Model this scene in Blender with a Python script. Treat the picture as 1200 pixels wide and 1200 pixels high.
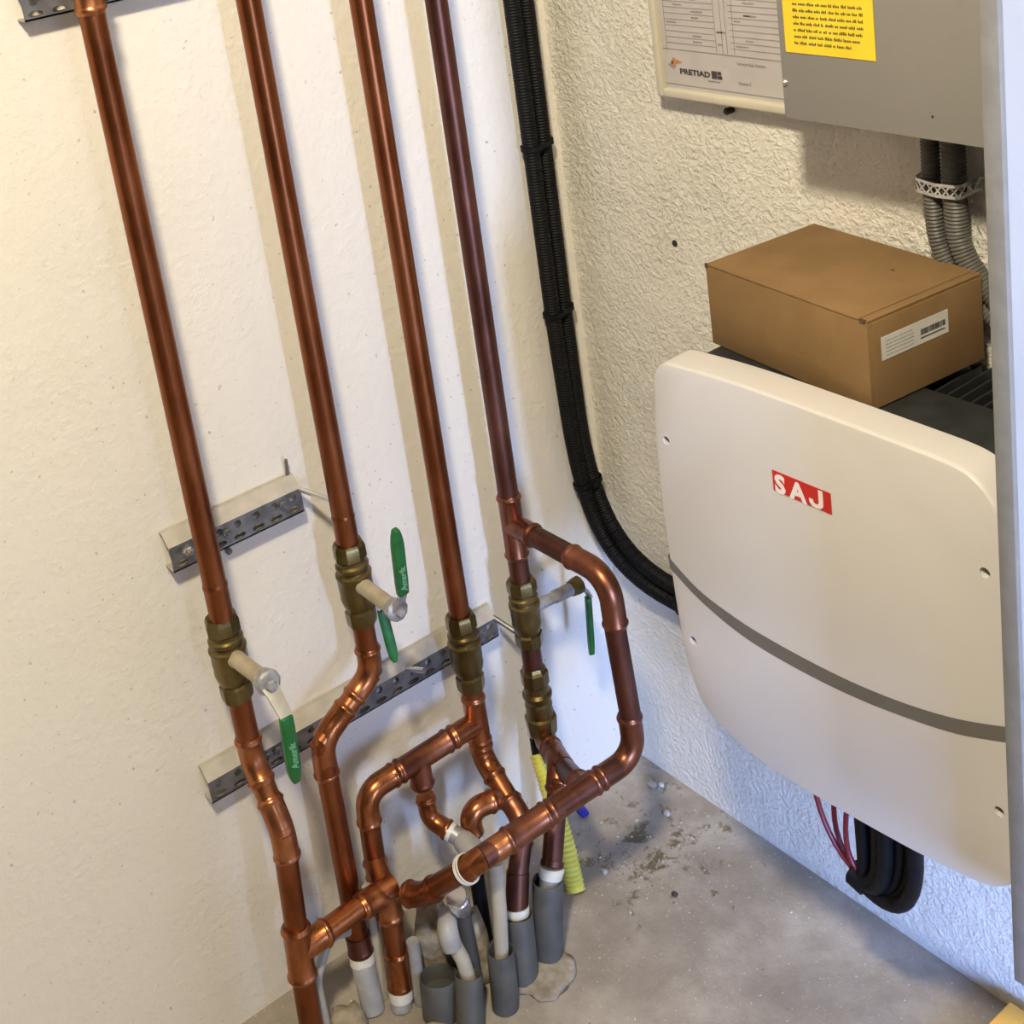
import bpy, bmesh, math, random
from mathutils import Vector, Matrix, noise
random.seed(7)
sc = bpy.context.scene
for o in list(bpy.data.objects):
    bpy.data.objects.remove(o)
C = sc.collection

# ------------------------------------------------------------------ camera
# metres; x = out from the left wall, y = 0 is the right wall, z up, origin = floor corner
cam_d = bpy.data.cameras.new('camera')
cam = bpy.data.objects.new('camera', cam_d)
C.objects.link(cam)
cam_d.sensor_width = 36
cam_d.sensor_fit = 'HORIZONTAL'
cam_d.lens = 1657.16 / 1200 * 36
cam_d.shift_x = (600 - 557.12) / 1200
cam_d.shift_y = (194.91 - 600) / 1200
cam_d.clip_start = 0.05
rt = Vector((0.60039, 0.78813, -0.13557))
dn = Vector((0.14549, -0.27435, -0.95056))
fw = Vector((-0.78636, 0.55099, -0.27938))
m = Matrix((rt, -dn, -fw)).transposed().to_4x4()
m.translation = Vector((1.45178, -1.16232, 1.51702))
cam.matrix_world = m
sc.camera = cam

# ------------------------------------------------------------------ light
sc.view_settings.view_transform = 'Standard'
sc.view_settings.look = 'None'
sc.view_settings.exposure = 0.0
sc.view_settings.gamma = 1
sc.view_settings.use_curve_mapping = False
w = bpy.data.worlds.new('world')
sc.world = w
w.use_nodes = True
bg = w.node_tree.nodes['Background']
bg.inputs[0].default_value = (0.80, 0.76, 0.68, 1)
bg.inputs[1].default_value = 0.06


def area(name, loc, target, sx, sy, power, col):
    d = bpy.data.lights.new(name, 'AREA')
    d.shape = 'RECTANGLE'
    d.size, d.size_y = sx, sy
    d.energy = power
    d.color = col
    o = bpy.data.objects.new(name, d)
    o.location = loc
    o.rotation_euler = (Vector(target) - Vector(loc)).to_track_quat('-Z', 'Y').to_euler()
    C.objects.link(o)
    return o


# warm ceiling lamp above and behind the viewer
area('ceiling_lamp', (1.30, -1.22, 2.44), (0.4, -0.2, 0.6), 0.16, 0.16, 48, (1.0, 0.875, 0.635))
# second lamp of the room, nearer the doorway
area('door_side_lamp', (2.2, -0.62, 1.9), (0.0, -0.5, 0.9), 0.25, 0.25, 3.5, (1.0, 0.88, 0.74))
# daylight coming in through the doorway on the right
area('doorway_daylight', (3.3, -1.20, 0.6), (0.0, -0.2, 0.5), 0.6, 0.9, 225, (0.42, 0.58, 1.0))
# added blue fill without a real opening, brightens the lower right wall
low = area('added_low_blue_fill', (1.75, -0.80, 0.55), (0.74, 0.0, 0.10), 0.32, 0.28, 2.3, (0.15, 0.36, 1.0))
low.data.spread = math.radians(52)

# ------------------------------------------------------------------ materials


def new_mat(name):
    mt = bpy.data.materials.new(name)
    mt.use_nodes = True
    nt = mt.node_tree
    return mt, nt, nt.nodes['Principled BSDF']


def nd(nt, t, **kw):
    n = nt.nodes.new(t)
    for k, v in kw.items():
        if k in n.inputs:
            n.inputs[k].default_value = v
        else:
            setattr(n, k, v)
    return n


def ramp(nt, fac, stops):
    r = nt.nodes.new('ShaderNodeValToRGB')
    el = r.color_ramp.elements
    el[0].position, el[0].color = stops[0][0], (*stops[0][1], 1)
    el[1].position, el[1].color = stops[-1][0], (*stops[-1][1], 1)
    for p, c in stops[1:-1]:
        e = el.new(p)
        e.color = (*c, 1)
    nt.links.new(fac, r.inputs[0])
    return r.outputs[0]


def simple(name, c1, c2=None, rough=0.5, metal=0.0, scale=30, bump=0.0, bscale=200, rough2=None, spec=0.5, detail=4):
    mt, nt, b = new_mat(name)
    tc = nd(nt, 'ShaderNodeTexCoord')
    n = nd(nt, 'ShaderNodeTexNoise', Scale=scale, Detail=detail)
    nt.links.new(tc.outputs['Object'], n.inputs['Vector'])
    col = ramp(nt, n.outputs['Fac'], [(0.35, c1), (0.65, c2 or c1)])
    nt.links.new(col, b.inputs['Base Color'])
    b.inputs['Metallic'].default_value = metal
    b.inputs['Roughness'].default_value = rough
    b.inputs['Specular IOR Level'].default_value = spec
    if rough2 is not None:
        mr = nd(nt, 'ShaderNodeMapRange')
        mr.inputs['To Min'].default_value = rough
        mr.inputs['To Max'].default_value = rough2
        nt.links.new(n.outputs['Fac'], mr.inputs['Value'])
        nt.links.new(mr.outputs[0], b.inputs['Roughness'])
    if bump:
        n2 = nd(nt, 'ShaderNodeTexNoise', Scale=bscale, Detail=3)
        nt.links.new(tc.outputs['Object'], n2.inputs['Vector'])
        bp = nd(nt, 'ShaderNodeBump', Strength=bump, Distance=0.002)
        nt.links.new(n2.outputs['Fac'], bp.inputs['Height'])
        nt.links.new(bp.outputs[0], b.inputs['Normal'])
    return mt


def plaster(name, base, dark, fine, coarse, strength, dist):
    mt, nt, b = new_mat(name)
    tc = nd(nt, 'ShaderNodeTexCoord')
    big = nd(nt, 'ShaderNodeTexNoise', Scale=3.5, Detail=5)
    nt.links.new(tc.outputs['Object'], big.inputs['Vector'])
    col = ramp(nt, big.outputs['Fac'], [(0.3, dark), (0.7, base)])
    sp = nd(nt, 'ShaderNodeTexNoise', Scale=120, Detail=2)
    nt.links.new(tc.outputs['Object'], sp.inputs['Vector'])
    pit = ramp(nt, sp.outputs['Fac'], [(0.25, (0.48, 0.45, 0.42)), (0.31, (1, 1, 1))])
    mx = nd(nt, 'ShaderNodeMix', data_type='RGBA', blend_type='MULTIPLY')
    mx.inputs[0].default_value = 0.7
    nt.links.new(col, mx.inputs[6])
    nt.links.new(pit, mx.inputs[7])
    nt.links.new(mx.outputs[2], b.inputs['Base Color'])
    b.inputs['Roughness'].default_value = 0.92
    b.inputs['Specular IOR Level'].default_value = 0.15
    n1 = nd(nt, 'ShaderNodeTexNoise', Scale=fine, Detail=6, Roughness=0.6, Distortion=0.15)
    n2 = nd(nt, 'ShaderNodeTexNoise', Scale=coarse, Detail=3)
    for n in (n1, n2):
        nt.links.new(tc.outputs['Object'], n.inputs['Vector'])
    pm = nd(nt, 'ShaderNodeTexNoise', Scale=9, Detail=3)
    nt.links.new(tc.outputs['Object'], pm.inputs['Vector'])
    pmr = nd(nt, 'ShaderNodeMapRange')
    pmr.inputs['From Min'].default_value = 0.35
    pmr.inputs['From Max'].default_value = 0.65
    pmr.inputs['To Min'].default_value = 0.38
    pmr.inputs['To Max'].default_value = 0.72
    nt.links.new(pm.outputs['Fac'], pmr.inputs['Value'])
    r1 = nd(nt, 'ShaderNodeMapRange')
    r1.inputs['From Min'].default_value = 0.42
    r1.inputs['From Max'].default_value = 0.72
    nt.links.new(n1.outputs['Fac'], r1.inputs['Value'])
    ad = nd(nt, 'ShaderNodeMath', operation='MULTIPLY_ADD')
    nt.links.new(r1.outputs[0], ad.inputs[0])
    nt.links.new(pmr.outputs[0], ad.inputs[1])
    nt.links.new(n2.outputs['Fac'], ad.inputs[2])
    bp = nd(nt, 'ShaderNodeBump', Strength=strength, Distance=dist)
    nt.links.new(ad.outputs[0], bp.inputs['Height'])
    nt.links.new(bp.outputs[0], b.inputs['Normal'])
    return mt


def copper(name, c_dark, c_mid, c_light, rough, metal=0.92):
    mt, nt, b = new_mat(name)
    tc = nd(nt, 'ShaderNodeTexCoord')
    mp = nd(nt, 'ShaderNodeMapping')
    mp.inputs['Scale'].default_value = (1, 1, 0.35)
    nt.links.new(tc.outputs['Object'], mp.inputs['Vector'])
    n = nd(nt, 'ShaderNodeTexNoise', Scale=22, Detail=7, Roughness=0.65)
    nt.links.new(mp.outputs[0], n.inputs['Vector'])
    col = ramp(nt, n.outputs['Fac'], [(0.3, c_dark), (0.52, c_mid), (0.75, c_light)])
    nt.links.new(col, b.inputs['Base Color'])
    b.inputs['Metallic'].default_value = metal
    mr = nd(nt, 'ShaderNodeMapRange')
    mr.inputs['To Min'].default_value = rough - 0.08
    mr.inputs['To Max'].default_value = rough + 0.14
    nt.links.new(n.outputs['Fac'], mr.inputs['Value'])
    nt.links.new(mr.outputs[0], b.inputs['Roughness'])
    n2 = nd(nt, 'ShaderNodeTexNoise', Scale=180, Detail=3)
    nt.links.new(tc.outputs['Object'], n2.inputs['Vector'])
    bp = nd(nt, 'ShaderNodeBump', Strength=0.12, Distance=0.0006)
    nt.links.new(n2.outputs['Fac'], bp.inputs['Height'])
    nt.links.new(bp.outputs[0], b.inputs['Normal'])
    return mt


M = {}
M['plaster_left'] = plaster('plaster_left', (0.80, 0.765, 0.71), (0.77, 0.735, 0.675), 75, 14, 0.30, 0.004)
M['plaster_right'] = plaster('plaster_right', (0.85, 0.82, 0.745), (0.81, 0.775, 0.69), 125, 30, 0.8, 0.005)
M['copper'] = copper('aged_copper', (0.15, 0.042, 0.014), (0.25, 0.078, 0.028), (0.34, 0.12, 0.05), 0.32)
M['copper_dark'] = copper('dark_copper', (0.085, 0.034, 0.024), (0.15, 0.060, 0.043), (0.23, 0.10, 0.075), 0.38)
M['copper_fit'] = copper('copper_fitting', (0.24, 0.078, 0.026), (0.38, 0.135, 0.052), (0.50, 0.21, 0.10), 0.26)
M['copper_fit_dark'] = copper('dull_copper_fitting', (0.16, 0.058, 0.030), (0.27, 0.10, 0.055), (0.38, 0.17, 0.105), 0.33)
M['brass'] = copper('dull_brass', (0.09, 0.066, 0.022), (0.17, 0.125, 0.048), (0.29, 0.22, 0.10), 0.30)
M['brass_pale'] = simple('pale_brass', (0.42, 0.36, 0.25), (0.52, 0.45, 0.33), 0.5, 0.45, 60)
M['zinc'] = simple('galvanised_steel', (0.15, 0.15, 0.155), (0.26, 0.26, 0.265), 0.45, 0.75, 45, 0.1, 300)
M['flange'] = simple('lit_galvanised_flange', (0.40, 0.37, 0.32), (0.48, 0.445, 0.39), 0.7, 0.1, 45)  # paler than the rail face: light from above put into the colour
M['zinc_bright'] = simple('bright_zinc', (0.62, 0.62, 0.62), (0.78, 0.77, 0.75), 0.25, 0.85, 60)
M['lever_grey'] = simple('lever_head_grey', (0.30, 0.30, 0.31), (0.45, 0.44, 0.44), 0.45, 0.5, 90, 0.2, 300)
M['lever_pale'] = simple('lever_plate', (0.46, 0.43, 0.37), (0.54, 0.51, 0.44), 0.4, 0.4, 70)
M['green'] = simple('green_vinyl', (0.004, 0.095, 0.016), (0.008, 0.14, 0.026), 0.38, 0, 60)
M['green_print'] = simple('green_pale_print', (0.10, 0.33, 0.17), (0.16, 0.42, 0.24), 0.5, 0, 200)
M['black_pl'] = simple('black_plastic', (0.003, 0.003, 0.004), (0.006, 0.006, 0.007), 0.55, 0, 60, spec=0.18)
M['grey_pl'] = simple('grey_conduit', (0.085, 0.082, 0.075), (0.115, 0.110, 0.10), 0.5, 0, 40)
M['sleeve'] = simple('grey_pvc', (0.058, 0.058, 0.055), (0.088, 0.086, 0.080), 0.6, 0, 25, 0.2, 90)
M['sleeve_lt'] = simple('pale_grey_pvc', (0.28, 0.28, 0.28), (0.38, 0.37, 0.355), 0.45, 0, 40, 0.1, 90)
M['white_pipe'] = simple('ivory_pipe', (0.40, 0.36, 0.28), (0.50, 0.455, 0.36), 0.5, 0, 25)
M['white_pl'] = simple('white_plastic_ring', (0.62, 0.60, 0.52), (0.74, 0.72, 0.64), 0.45, 0, 50)
M['yellow_cond'] = simple('yellow_corrugated', (0.60, 0.52, 0.05), (0.72, 0.66, 0.13), 0.5, 0, 22)
M['mortar'] = simple('mortar', (0.22, 0.18, 0.125), (0.42, 0.36, 0.28), 0.95, 0, 45, 0.8, 120, spec=0.1)
M['cardboard'] = simple('cardboard', (0.215, 0.130, 0.058), (0.25, 0.152, 0.070), 0.85, 0, 18, 0.15, 260, spec=0.15)
M['cardboard_in'] = simple('cardboard_cut_edge', (0.07, 0.04, 0.018), (0.10, 0.055, 0.025), 0.9)
M['label_w'] = simple('white_label', (0.62, 0.60, 0.57), (0.68, 0.66, 0.63), 0.5)
M['ink'] = simple('black_ink', (0.035, 0.03, 0.03), (0.05, 0.045, 0.045), 0.6)
M['ink_grey'] = simple('grey_ink', (0.24, 0.22, 0.22), (0.28, 0.26, 0.26), 0.6)
M['inv_white'] = simple('white_cover', (0.60, 0.575, 0.565), (0.62, 0.595, 0.585), 0.38, 0, 8, 0.05, 700)
M['inv_black'] = simple('black_cast_aluminium', (0.018, 0.020, 0.021), (0.030, 0.033, 0.034), 0.55, 0.2, 50, 0.15, 400)
M['stripe'] = simple('grey_stripe', (0.13, 0.12, 0.11), (0.15, 0.14, 0.125), 0.4)
M['red'] = simple('red_print', (0.50, 0.012, 0.008), (0.56, 0.016, 0.010), 0.4)
M['white_print'] = simple('white_print', (0.80, 0.76, 0.74), (0.82, 0.78, 0.76), 0.45)
M['red_wire'] = simple('red_insulation', (0.17, 0.004, 0.010), (0.23, 0.006, 0.015), 0.4)
M['cab_grey'] = simple('grey_powder_coat', (0.265, 0.25, 0.235), (0.285, 0.27, 0.255), 0.55, 0.1, 6, 0.12, 900)
M['yellow_lab'] = simple('yellow_sticker', (0.80, 0.60, 0.02), (0.84, 0.65, 0.03), 0.45)
M['frame_pl'] = simple('ivory_frame', (0.55, 0.51, 0.40), (0.60, 0.56, 0.45), 0.4, 0, 15)
M['paper'] = simple('paper', (0.46, 0.43, 0.43), (0.50, 0.47, 0.47), 0.35)
M['rust'] = simple('orange_ink', (0.42, 0.18, 0.07), (0.50, 0.22, 0.09), 0.6)
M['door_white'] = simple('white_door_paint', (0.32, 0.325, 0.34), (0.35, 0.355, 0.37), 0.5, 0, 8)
M['door_grey'] = simple('grey_door_edge', (0.20, 0.195, 0.19), (0.23, 0.225, 0.22), 0.5, 0.1, 60, 0.1, 300)
M['orange'] = simple('orange_plastic', (0.88, 0.46, 0.05), (0.92, 0.54, 0.09), 0.5, 0, 20)
M['blue'] = simple('blue_plastic', (0.01, 0.01, 0.28), (0.015, 0.015, 0.36), 0.4)
M['crumb'] = simple('crumbs', (0.16, 0.12, 0.08), (0.55, 0.50, 0.44), 0.9, 0, 60)
M['dark_hole'] = simple('dark_hole', (0.03, 0.026, 0.022), (0.05, 0.045, 0.04), 0.9)


def floor_mat():
    mt, nt, b = new_mat('dusty_concrete')
    tc = nd(nt, 'ShaderNodeTexCoord')
    P = tc.outputs['Object']
    n = nd(nt, 'ShaderNodeTexNoise', Scale=7, Detail=8, Roughness=0.65)
    nt.links.new(P, n.inputs['Vector'])
    col = ramp(nt, n.outputs['Fac'], [(0.3, (0.24, 0.205, 0.165)), (0.5, (0.33, 0.285, 0.235)), (0.7, (0.47, 0.42, 0.36))])
    # position split by axis, left unlinked; no band is drawn
    sep = nd(nt, 'ShaderNodeSeparateXYZ')
    nt.links.new(P, sep.inputs[0])
    # debris stains: ragged spots in a patch near the corner
    v = nd(nt, 'ShaderNodeTexNoise', Scale=30, Detail=7, Roughness=0.68, Distortion=0.5)
    nt.links.new(P, v.inputs['Vector'])
    dist = nd(nt, 'ShaderNodeVectorMath', operation='DISTANCE')
    nt.links.new(P, dist.inputs[0])
    dist.inputs[1].default_value = (0.165, -0.125, 0)
    mr = nd(nt, 'ShaderNodeMapRange')
    mr.inputs['From Min'].default_value = 0.04
    mr.inputs['From Max'].default_value = 0.22
    mr.inputs['To Min'].default_value = 0.13
    mr.inputs['To Max'].default_value = -0.05
    nt.links.new(dist.outputs['Value'], mr.inputs['Value'])
    ad = nd(nt, 'ShaderNodeMath', operation='ADD')
    nt.links.new(v.outputs['Fac'], ad.inputs[0])
    nt.links.new(mr.outputs[0], ad.inputs[1])
    mask = ramp(nt, ad.outputs[0], [(0.64, (0, 0, 0)), (0.72, (1, 1, 1))])
    mx = nd(nt, 'ShaderNodeMix', data_type='RGBA')
    nt.links.new(mask, mx.inputs[0])
    nt.links.new(col, mx.inputs[6])
    mx.inputs[7].default_value = (0.145, 0.12, 0.07, 1)
    # fine pale specks
    s = nd(nt, 'ShaderNodeTexNoise', Scale=230, Detail=2)
    nt.links.new(P, s.inputs['Vector'])
    sm = ramp(nt, s.outputs['Fac'], [(0.68, (0, 0, 0)), (0.74, (1, 1, 1))])
    mx2 = nd(nt, 'ShaderNodeMix', data_type='RGBA')
    nt.links.new(sm, mx2.inputs[0])
    nt.links.new(mx.outputs[2], mx2.inputs[6])
    mx2.inputs[7].default_value = (0.66, 0.63, 0.58, 1)
    nt.links.new(mx2.outputs[2], b.inputs['Base Color'])
    b.inputs['Roughness'].default_value = 0.85
    b.inputs['Specular IOR Level'].default_value = 0.25
    n1 = nd(nt, 'ShaderNodeTexNoise', Scale=60, Detail=7, Roughness=0.7)
    nt.links.new(P, n1.inputs['Vector'])
    bp = nd(nt, 'ShaderNodeBump', Strength=0.5, Distance=0.005)
    nt.links.new(n1.outputs['Fac'], bp.inputs['Height'])
    nt.links.new(bp.outputs[0], b.inputs['Normal'])
    return mt


M['floor'] = floor_mat()
M['grey_paint'] = simple('grey_paint', (0.30, 0.28, 0.25), (0.34, 0.32, 0.29), 0.9, 0, 5)

# ------------------------------------------------------------------ mesh helpers


def V(*a):
    return Vector(a)


def link_mesh(name, me, mat, parent=None):
    o = bpy.data.objects.new(name, me)
    if mat is not None:
        me.materials.append(mat)
    C.objects.link(o)
    if parent is not None:
        o.parent = parent
        o.matrix_parent_inverse = parent.matrix_world.inverted()
    return o


class G:
    """collects verts / faces of one object"""

    def __init__(s):
        s.v, s.f = [], []

    def add(s, v, f):
        k = len(s.v)
        s.v += [tuple(p) for p in v]
        s.f += [tuple(i + k for i in q) for q in f]
        return s

    def box(s, x0, x1, y0, y1, z0, z1, mtx=None):
        v = [V(x, y, z) for x in (x0, x1) for y in (y0, y1) for z in (z0, z1)]
        if mtx is not None:
            v = [mtx @ p for p in v]
        return s.add(v, [(0, 1, 3, 2), (4, 6, 7, 5), (0, 4, 5, 1), (2, 3, 7, 6), (0, 2, 6, 4), (1, 5, 7, 3)])

    def build(s, name, mat, parent=None, smooth=True, angle=35, bevel=0, seg=2):
        me = bpy.data.meshes.new(name)
        me.from_pydata(s.v, [], s.f)
        bm = bmesh.new()
        bm.from_mesh(me)
        bmesh.ops.recalc_face_normals(bm, faces=bm.faces)
        if bevel:
            bmesh.ops.bevel(bm, geom=[e for e in bm.edges if e.calc_face_angle(0) > 0.5], offset=bevel, segments=seg, profile=0.5, affect='EDGES')
        bm.to_mesh(me)
        bm.free()
        if smooth:
            me.shade_smooth()
            me.set_sharp_from_angle(angle=math.radians(angle))
        return link_mesh(name, me, mat, parent)


def frame_of(d):
    d = d.normalized()
    a = V(0, 0, 1) if abs(d.z) < 0.9 else V(1, 0, 0)
    u = d.cross(a).normalized()
    return u, d.cross(u).normalized()


def fillet(pts, R):
    """polyline with rounded corners -> dense list of points"""
    pts = [Vector(p) for p in pts]
    out = [pts[0]]
    for i in range(1, len(pts) - 1):
        a, b, c = pts[i - 1], pts[i], pts[i + 1]
        r_ = R[i - 1] if isinstance(R, (list, tuple)) else R
        d1, d2 = (a - b), (c - b)
        l1, l2 = d1.length, d2.length
        d1.normalize(); d2.normalize()
        ang = d1.angle(d2)
        if ang > 3.1:
            out.append(b)
            continue
        t = min(r_ / math.tan(ang / 2), l1 * 0.49, l2 * 0.49)
        rr = t * math.tan(ang / 2)
        ce = b + (d1 + d2).normalized() * (rr / math.sin(ang / 2))
        p0, p1 = b + d1 * t, b + d2 * t
        n = max(3, int((math.pi - ang) / 0.16))
        v0, v1 = p0 - ce, p1 - ce
        q = v0.rotation_difference(v1)
        for k in range(n + 1):
            s_ = k / n
            qq = q.copy()
            ax, an = qq.to_axis_angle()
            out.append(ce + Matrix.Rotation(an * s_, 3, ax) @ v0)
    out.append(pts[-1])
    return out


def arclen(P):
    L = [0]
    for a, b in zip(P, P[1:]):
        L.append(L[-1] + (b - a).length)
    return L


def at_len(P, L, s):
    s = max(0, min(L[-1], s))
    for i in range(len(L) - 1):
        if s <= L[i + 1] or i == len(L) - 2:
            t = (s - L[i]) / max(1e-9, L[i + 1] - L[i])
            return P[i].lerp(P[i + 1], t)


def sweep(g, P, prof, n=20, cap=True, hollow=None):
    """P dense path, prof: radius or [(s, r), ...]"""
    P = [Vector(p) for p in P]
    L = arclen(P)
    if not isinstance(prof, (list, tuple)):
        prof = [(0, prof), (L[-1], prof)]
    S = sorted(set([round(s, 6) for s, _ in prof] + [round(x, 6) for x in L]))
    S = [s for s in S if prof[0][0] - 1e-5 <= s <= prof[-1][0] + 2e-5]

    def rad(s):
        for (s0, r0), (s1, r1) in zip(prof, prof[1:]):
            if s <= s1:
                return r0 + (r1 - r0) * (0 if s1 == s0 else (s - s0) / (s1 - s0))
        return prof[-1][1]
    pts = [at_len(P, L, s) for s in S]
    rings = []
    u = None
    for i, p in enumerate(pts):
        e = 1e-3
        d = at_len(P, L, S[i] + e) - at_len(P, L, S[i] - e)
        d.normalize()
        if u is None:
            u, _ = frame_of(d)
        u = (u - d * u.dot(d)).normalized()
        v = d.cross(u)
        r = rad(S[i])
        rings.append([p + (u * math.cos(2 * math.pi * k / n) + v * math.sin(2 * math.pi * k / n)) * r for k in range(n)])
    vv = [p for r in rings for p in r]
    ff = []
    for i in range(len(rings) - 1):
        for k in range(n):
            k2 = (k + 1) % n
            ff.append((i * n + k, i * n + k2, (i + 1) * n + k2, (i + 1) * n + k))
    if cap:
        ff.append(tuple(range(n))[::-1])
        ff.append(tuple((len(rings) - 1) * n + k for k in range(n)))
    g.add(vv, ff)
    return g


def lathe(g, o, d, prof, n=24, rot=0, cap=True, sq=None):
    """profile [(s, r)] along d from o; consecutive equal s allowed"""
    o, d = Vector(o), Vector(d).normalized()
    u, v = frame_of(d)
    rings = []
    for s, r in prof:
        rings.append([o + d * s + (u * math.cos(rot + 2 * math.pi * k / n) + v * math.sin(rot + 2 * math.pi * k / n)) * r for k in range(n)])
    vv = [p for r in rings for p in r]
    ff = []
    for i in range(len(rings) - 1):
        for k in range(n):
            k2 = (k + 1) % n
            ff.append((i * n + k, i * n + k2, (i + 1) * n + k2, (i + 1) * n + k))
    if cap:
        ff.append(tuple(range(n))[::-1])
        ff.append(tuple((len(rings) - 1) * n + k for k in range(n)))
    g.add(vv, ff)
    return g


def thing(name, label, cat, loc=(0, 0, 0), group=None):
    o = bpy.data.objects.new(name, None)
    o.location = loc
    o.empty_display_size = 0.05
    C.objects.link(o)
    bpy.context.view_layer.update()
    o['label'] = label
    o['category'] = cat
    if group:
        o['group'] = group
    return o


def tag(o, label, cat, group=None):
    o['label'] = label
    o['category'] = cat
    if group:
        o['group'] = group
    return o


def text_mesh(name, s, size, mtx, mat, parent, depth=0.0, shear=0.0, bold=0.0, xs=1.0):
    cu = bpy.data.curves.new(name, 'FONT')
    cu.body = s
    cu.size = size
    cu.extrude = depth
    cu.shear = shear
    cu.offset = bold
    cu.resolution_u = 3
    cu.align_x = 'LEFT'
    ob = bpy.data.objects.new(name, cu)
    C.objects.link(ob)
    bpy.context.view_layer.update()
    me = bpy.data.meshes.new_from_object(ob.evaluated_get(bpy.context.evaluated_depsgraph_get()))
    bpy.data.objects.remove(ob)
    me.transform(mtx @ Matrix.Diagonal((xs, 1, 1, 1)))
    me.materials.clear()
    return link_mesh(name, me, mat, parent)


def wallmat(x, y, z):
    """text frame on a plane facing -y: local x -> +x, local y -> +z"""
    return Matrix(((1, 0, 0, x), (0, 0, -1, y), (0, 1, 0, z), (0, 0, 0, 1)))


# ------------------------------------------------------------------ setting
def structure(o):
    o['kind'] = 'structure'
    return o


structure(G().box(-0.12, 0, -2.6, 0.12, -0.1, 2.5).build('wall_left', M['plaster_left'], smooth=False))
structure(G().box(2.35, 2.45, -2.6, -0.86, 0, 2.5).box(2.35, 2.45, -0.28, 0, 0, 2.5).box(2.35, 2.45, -0.86, -0.28, 2.0, 2.5).build('wall_doorway_unseen', M['grey_paint'], smooth=False))  # unseen wall, added with its opening shaped to keep daylight off the far left
structure(G().box(0, 3.2, 0, 0.12, -0.1, 2.5).build('wall_right', M['plaster_right'], smooth=False))
structure(G().box(0, 3.2, -2.6, 0, -0.1, 0).build('floor', M['floor'], smooth=False))
structure(G().box(-0.12, 3.2, -2.6, 0.12, 2.5, 2.6).build('ceiling', M['grey_paint'], smooth=False))

# ------------------------------------------------------------------ pipework
TR, FR, BD = 0.0138, 0.0152, 0.0168


def bead_prof(L, sock=0.022, r=FR, b=BD):
    """fitting profile of total length L with a rounded pressed bead near both ends"""
    h = [(0, r * .965), (0.0015, r * .99), (0.003, (r + b) / 2), (0.0045, b), (0.0062, b), (0.0078, (r + b) / 2), (0.0095, r)]
    return h + [(L - s_, q) for s_, q in reversed(h)]


def one_bead(L, start=False, end=False, r=FR, b=BD):
    h = [(0, r * .965), (0.0015, r * .99), (0.003, (r + b) / 2), (0.0045, b), (0.0062, b), (0.0078, (r + b) / 2), (0.0095, r)]
    if L < 0.024:
        h = [(s_ * L * 40, q) for s_, q in h if s_ < .007]
    p = (h if start else [(0, r)])
    return p + ([(L - s_, q) for s_, q in reversed(h)] if end else [(L, r)])


def tube(parent, a, b, mat='copper', r=TR, name='tube'):
    return sweep(G(), [a, b], r, 24).build(name, M[mat], parent)


def elbow(parent, a, c, b, R=0.028, sock=0.020, mat='copper_fit', name='elbow', r=FR, bd=BD):
    """elbow with corner c, between directions to a and b; sock = socket length past the arc"""
    a, c, b = Vector(a), Vector(c), Vector(b)
    d1, d2 = (a - c).normalized(), (b - c).normalized()
    ang = d1.angle(d2)
    t = R / math.tan(ang / 2)
    l1 = min(t + sock, (a - c).length)
    l2 = min(t + sock, (b - c).length)
    P = fillet([c + d1 * l1, c, c + d2 * l2], min(R, 0.48 * 2 * min(l1, l2) * math.tan(ang / 2)))
    L = arclen(P)[-1]
    return sweep(G(), P, bead_prof(L, min(sock, L * .3), r, bd), 24).build(name, M[mat], parent)


def tee(parent, a, b, c, e, mat='copper_fit', name='tee', r=FR, bd=BD):
    """run a-b with a branch from c to e"""
    g = G()
    a, b, c, e = map(Vector, (a, b, c, e))
    L = (b - a).length
    sweep(g, [a, b], bead_prof(L, 0.012, r, bd), 24)
    L2 = (e - c).length
    sweep(g, [c, e], one_bead(L2, end=True, r=r, b=bd), 24)
    return g.build(name, M[mat], parent)


def coupling(parent, a, b, mat='copper_fit', r=FR, bd=BD, name='coupling'):
    a, b = Vector(a), Vector(b)
    L = (b - a).length
    return sweep(G(), [a, b], bead_prof(L, 0.012, r, bd), 24).build(name, M[mat], parent)


X0 = 0.07
# ---- riser one (far left)
p1 = thing('copper_riser', 'leftmost tall copper pipe, running down to a tee near the floor', 'pipe', (0.12, -0.655, 0), 'copper risers on the left wall')
a1 = V(X0, -0.637, 0.451)
tube(p1, (X0, -0.637, 2.49), (X0, -0.637, 0.60))
coupling(p1, (X0, -0.637, 1.316), (X0, -0.637, 1.36))
coupling(p1, (X0, -0.637, 0.60), (X0, -0.637, 0.655), 'copper', r=0.0142, bd=0.0148)
b1, c1, d1_ = V(X0, -0.637, 0.412), V(0.118, -0.638, 0.338), V(0.124, -0.656, 0.0)
tube(p1, (X0, -0.637, 0.50), b1)
elbow(p1, a1 + V(0, 0, .03), b1, c1, R=0.035, sock=0.022)
tube(p1, b1, c1, mat='copper_fit')
elbow(p1, b1, c1, V(0.119, -0.64, 0.25), R=0.05, sock=0.026)
tube(p1, c1, V(0.122, -0.651, 0.15))
# tee carrying the cross arm
t1 = V(0.1215, -0.650, 0.172)
arm_dir = V(-0.01, 0.132, -0.006)
tee(p1, t1 + V(-.0005, 0.002, 0.036), t1 + V(.001, -0.003, -0.040), t1, t1 + V(-0.002, 0.042, -0.002), r=0.0165, bd=0.0185)
tube(p1, V(0.122, -0.652, 0.14), V(0.128, -0.66, 0.0), r=0.0145)
tube(p1, t1 + V(-0.001, 0.03, -0.001), V(0.112, -0.545, 0.167), r=0.0145, mat='copper_fit')
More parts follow.
